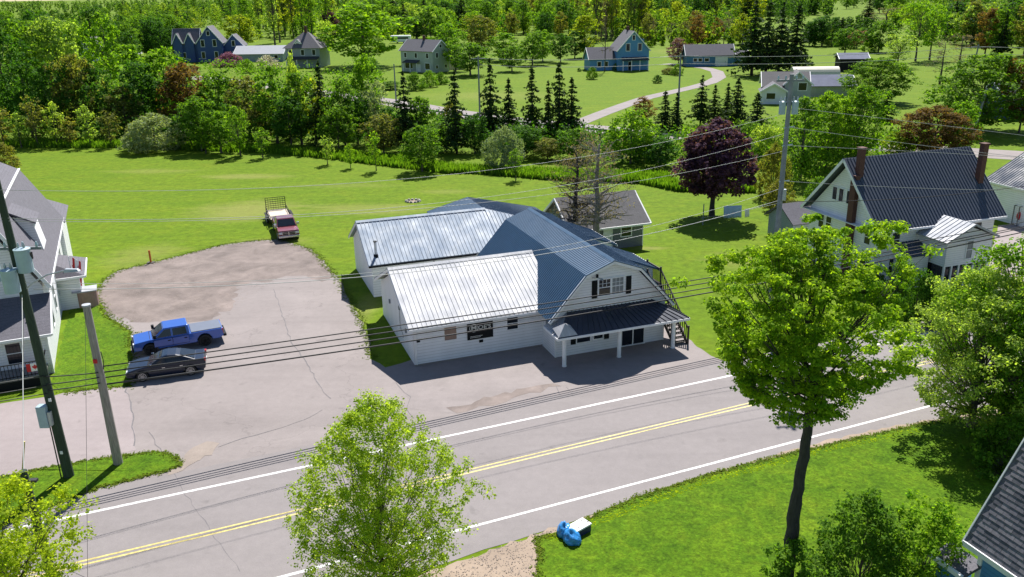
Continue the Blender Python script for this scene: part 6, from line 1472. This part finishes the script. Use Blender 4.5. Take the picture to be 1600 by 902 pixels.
patch(30, 530, 800, 40, 64, (11, 17), ['round', 'round', 'oval'], ['deep', 'green', 'bright', 'deep'], 'above the grey house')
patch(24, 790, 940, 40, 62, (11, 17), ['round', 'oval'], ['deep', 'green', 'bright', 'olive'], 'above the farmhouse lawn')
patch(26, 0, 300, 60, 100, (10, 15), ['round', 'round', 'oval'], ['deep', 'green', 'bright', 'deep'], 'left of the navy house')
patch(16, 1190, 1420, 8, 26, (12, 18), ['pine', 'round'], ['deep', 'green'], 'at the upper right')
patch(22, 1470, 1620, 30, 90, (11, 17), ['round', 'oval', 'pine'], ['deep', 'green', 'olive', 'brown'], 'at the upper right')
# the wood mass beyond and between
def wood(name, spec, leaf, per, m, label, nk=8):
    far_c = []
    for n, x0, x1, y0_, y1_, h0, h1 in spec:
        for _ in range(n): g = G(rr.uniform(x0, x1), rr.uniform(y0_, y1_)); far_c.append((g.x, g.y, rr.uniform(h0, h1)))
    fc = np.array(far_c); cs = []; rs = []
    for i in range(nk):
        t = i / (nk - 1); k = len(fc); a = nr.random(k) * 2 * PI; R_ = fc[:, 2] * .3 * (math.sin(PI * (t * .8 + .12))) * nr.random(k)
        cs.append(np.stack([fc[:, 0] + np.cos(a) * R_, fc[:, 1] + np.sin(a) * R_, fc[:, 2] * (.1 + .86 * t)], 1)); rs.append(fc[:, 2] * .15)
    o = link_mesh(name, cloud_mesh(name, leaf_cloud(np.concatenate(cs), np.concatenate(rs), per, leaf, nr, .85, .5)), None, M[m]); tag(o, label, 'woodland', kind='stuff')
nr = np.random.default_rng(5)
wood('far_wood', [(520, -60, 560, 8, 24, 10, 18), (800, 520, 1300, 2, 26, 11, 19), (260, 1120, 1700, -8, 5, 10, 18)], 1.1, 9, 'leaves_wood_far', 'mass of distant woodland along the horizon')
wood('near_wood', [(130, -40, 300, 34, 70, 6, 11), (230, 190, 540, 20, 46, 8, 15), (90, 380, 620, 42, 62, 6, 11), (220, 530, 800, 20, 62, 7, 13), (220, 780, 950, 16, 56, 8, 14), (240, 940, 1180, 20, 64, 7, 12), (60, 1000, 1180, 60, 74, 3, 7), (120, 1420, 1700, 10, 70, 8, 14), (60, 1380, 1480, 20, 50, 6, 10)], .5, 16, 'leaves_wood', 'light green woodland filling between the background trees')
wood('dark_wood', [(90, -40, 300, 30, 66, 9, 15), (120, 300, 940, 16, 46, 12, 19), (120, 1000, 1260, 12, 50, 10, 17), (90, 1470, 1700, 12, 80, 8, 15), (70, 1180, 1480, 0, 14, 12, 18), (46, 1255, 1365, 56, 72, 5, 9)], .5, 16, 'leaves_wood_dark', 'dark green woodland between the background trees')
# dark undergrowth below the tree belt and long grass along the ditch
def scatter_px(n, poly, hrange, r):
    xs = [p[0] for p in poly]; ys = [p[1] for p in poly]; out = []
    while len(out) < n:
        x, y = r.uniform(min(xs), max(xs)), r.uniform(min(ys), max(ys)); ins = False; j = len(poly) - 1
        for i in range(len(poly)):
            if (poly[i][1] > y) != (poly[j][1] > y) and x < (poly[j][0] - poly[i][0]) * (y - poly[i][1]) / (poly[j][1] - poly[i][1]) + poly[i][0]: ins = not ins
            j = i
        if ins: g = G(x, y); out.append((g.x, g.y, r.uniform(*hrange)))
    return np.array(out)
def undergrowth(name, n, poly, hr_, rad, leaf, per, m, label):
    c = scatter_px(n, poly, hr_, rr); V = leaf_cloud(c, np.full(len(c), rad), per, leaf, nr, .9, .4); V[:, 2] = np.maximum(V[:, 2], .02)
    o = link_mesh(name, cloud_mesh(name, V), None, M[m]); tag(o, label, 'undergrowth', kind='stuff')
undergrowth('undergrowth', 2600, [(0, 222), (190, 222), (300, 228), (420, 226), (520, 222), (600, 226), (700, 238), (800, 240), (900, 250), (1000, 262), (1050, 262), (1060, 238), (900, 224), (700, 206), (560, 184), (430, 166), (300, 150), (0, 160)], (.3, 3.2), 1.3, .22, 14, 'leaves_deep', 'dark undergrowth filling the tree belt behind the field')
undergrowth('undergrowth', 900, [(1060, 262), (1190, 262), (1230, 300), (1330, 262), (1500, 240), (1500, 222), (1200, 212), (1060, 220)], (.3, 2.6), 1.2, .2, 14, 'leaves_green', 'green undergrowth behind the purple maple')
undergrowth('undergrowth', 600, [(190, 150), (420, 160), (600, 150), (600, 125), (420, 112), (190, 100), (0, 100), (0, 160)], (.4, 3.5), 1.6, .3, 14, 'leaves_green', 'mixed bushes between the tree belt and the far houses')
def blades(name, n, poly, h, m, label):
    c = scatter_px(n, poly, h, rr); a = nr.random(n) * 2 * PI; w_ = .10 + .06 * nr.random(n); lx, ly = (nr.random(n) - .5) * .5 * c[:, 2], (nr.random(n) - .5) * .5 * c[:, 2]; ca_, sa_ = np.cos(a) * w_, np.sin(a) * w_
    z0 = np.zeros(n); V = np.stack([np.stack([c[:, 0] - ca_, c[:, 1] - sa_, z0], 1), np.stack([c[:, 0] + ca_, c[:, 1] + sa_, z0], 1), np.stack([c[:, 0] + ca_ * .2 + lx, c[:, 1] + sa_ * .2 + ly, c[:, 2]], 1), np.stack([c[:, 0] - ca_ * .2 + lx, c[:, 1] - sa_ * .2 + ly, c[:, 2]], 1)], 1).reshape(-1, 3)
    o = link_mesh(name, cloud_mesh(name, V), None, M[m]); tag(o, label, 'grass', kind='stuff')
blades('long_grass', 26000, [(0, 231), (0, 222), (190, 222), (420, 232), (520, 240), (620, 248), (700, 262), (830, 268), (1040, 276), (1060, 290), (1180, 292), (1180, 302), (1060, 300), (1000, 288), (860, 282), (740, 272), (700, 272), (600, 260), (500, 248), (420, 240), (200, 232)], (.35, .95), 'leaves_green', 'long bright grass growing along the ditch at the field edge')
blades('grass_tufts', 3500, [(842, 842), (905, 820), (1100, 748), (1300, 697), (1440, 668), (1440, 676), (1300, 706), (1100, 760), (910, 832), (870, 850)], (.03, .08), 'leaves_lime', 'short grass tufts along the near road edge')

def edge_tufts(name, lines, n, wd, m, label, hr_=(.03, .12), z0=0.0):
    """ragged little tufts that break up a turf edge"""
    segs = []
    for l in lines:
        c = px(l); segs += [(c[i], c[i + 1], (c[i + 1] - c[i]).length) for i in range(len(c) - 1)]
    w_ = np.array([q[2] for q in segs]); k = nr.choice(len(segs), n, p=w_ / w_.sum()); t = nr.random(n)
    A = np.array([tuple(segs[i][0]) for i in k]); B = np.array([tuple(segs[i][1]) for i in k]); P = A + (B - A) * t[:, None]; P[:, :2] += nr.normal(size=(n, 2)) * wd
    P[:, 2] = z0 + nr.random(n) * .05
    V = leaf_cloud(P, np.full(n, .11), 4, .045, nr, .3, 3.0); V[:, 2] = np.maximum(V[:, 2], .02)
    o = link_mesh(name, cloud_mesh(name, V), None, M[m]); tag(o, label, 'grass', kind='stuff')
M['turf'] = leaf_mat('turf_tuft', (.07, .115, .006), (.12, .155, .01), .3)
edge_tufts('grass_tufts', [[(0, 748), (60, 735), (150, 719), (242, 707), (262, 710), (275, 716), (281, 727), (258, 737), (200, 751), (150, 764), (100, 784), (60, 800), (0, 822)], [(838, 842), (862, 840), (905, 818), (1000, 778), (1100, 746), (1200, 719), (1300, 695), (1440, 664), (1500, 655)], [(838, 842), (846, 868), (840, 905)]], 2600, .1, 'turf', 'small turf tufts along the lawn and island edges', z0=.02)
edge_tufts('grass_tufts', [[(95, 615), (206, 603), (207, 560), (205, 520), (166, 492), (150, 462), (162, 440), (182, 424), (240, 410), (300, 395), (345, 383), (400, 376), (438, 374), (486, 390), (508, 412), (530, 438), (548, 470), (562, 498), (574, 528), (582, 560)]], 2600, .22, 'turf', 'ragged grass tufts along the parking lot and gravel edge')
M['pebble'] = mat('dull_pebble', (.24, .2, .175), .95, var=.3, scale=6, spec=.1)
# loose gravel spilled along the shoulder and gravel edge
def stones(name, poly, n, m, label):
    c = scatter_px(n, poly, (.012, .035), rr); k = c[:, 2:3]; a = nr.random(n) * 6.28; V = np.stack([c * [1, 1, 0] + np.stack([np.cos(a + q) * k[:, 0] * (1 if q else 1.3), np.sin(a + q) * k[:, 0], np.full(n, .018) + (k[:, 0] * .9 if q in (0, 3.1) else 0)], 1) for q in (0, 1.6, 3.1, 4.7)], 1).reshape(-1, 3)
    o = link_mesh(name, cloud_mesh(name, V), None, M[m]); tag(o, label, 'gravel', kind='stuff')
stones('loose_gravel', [(152, 461), (182, 425), (300, 396), (400, 377), (484, 390), (522, 432), (440, 432), (366, 480), (215, 505), (166, 490)], 5000, 'pebble', 'loose stones lying on the gravel area')
stones('loose_gravel', [(600, 960), (735, 872), (870, 824), (905, 812), (850, 838), (845, 870), (890, 960)], 2200, 'pebble', 'loose stones lying on the dirt shoulder')
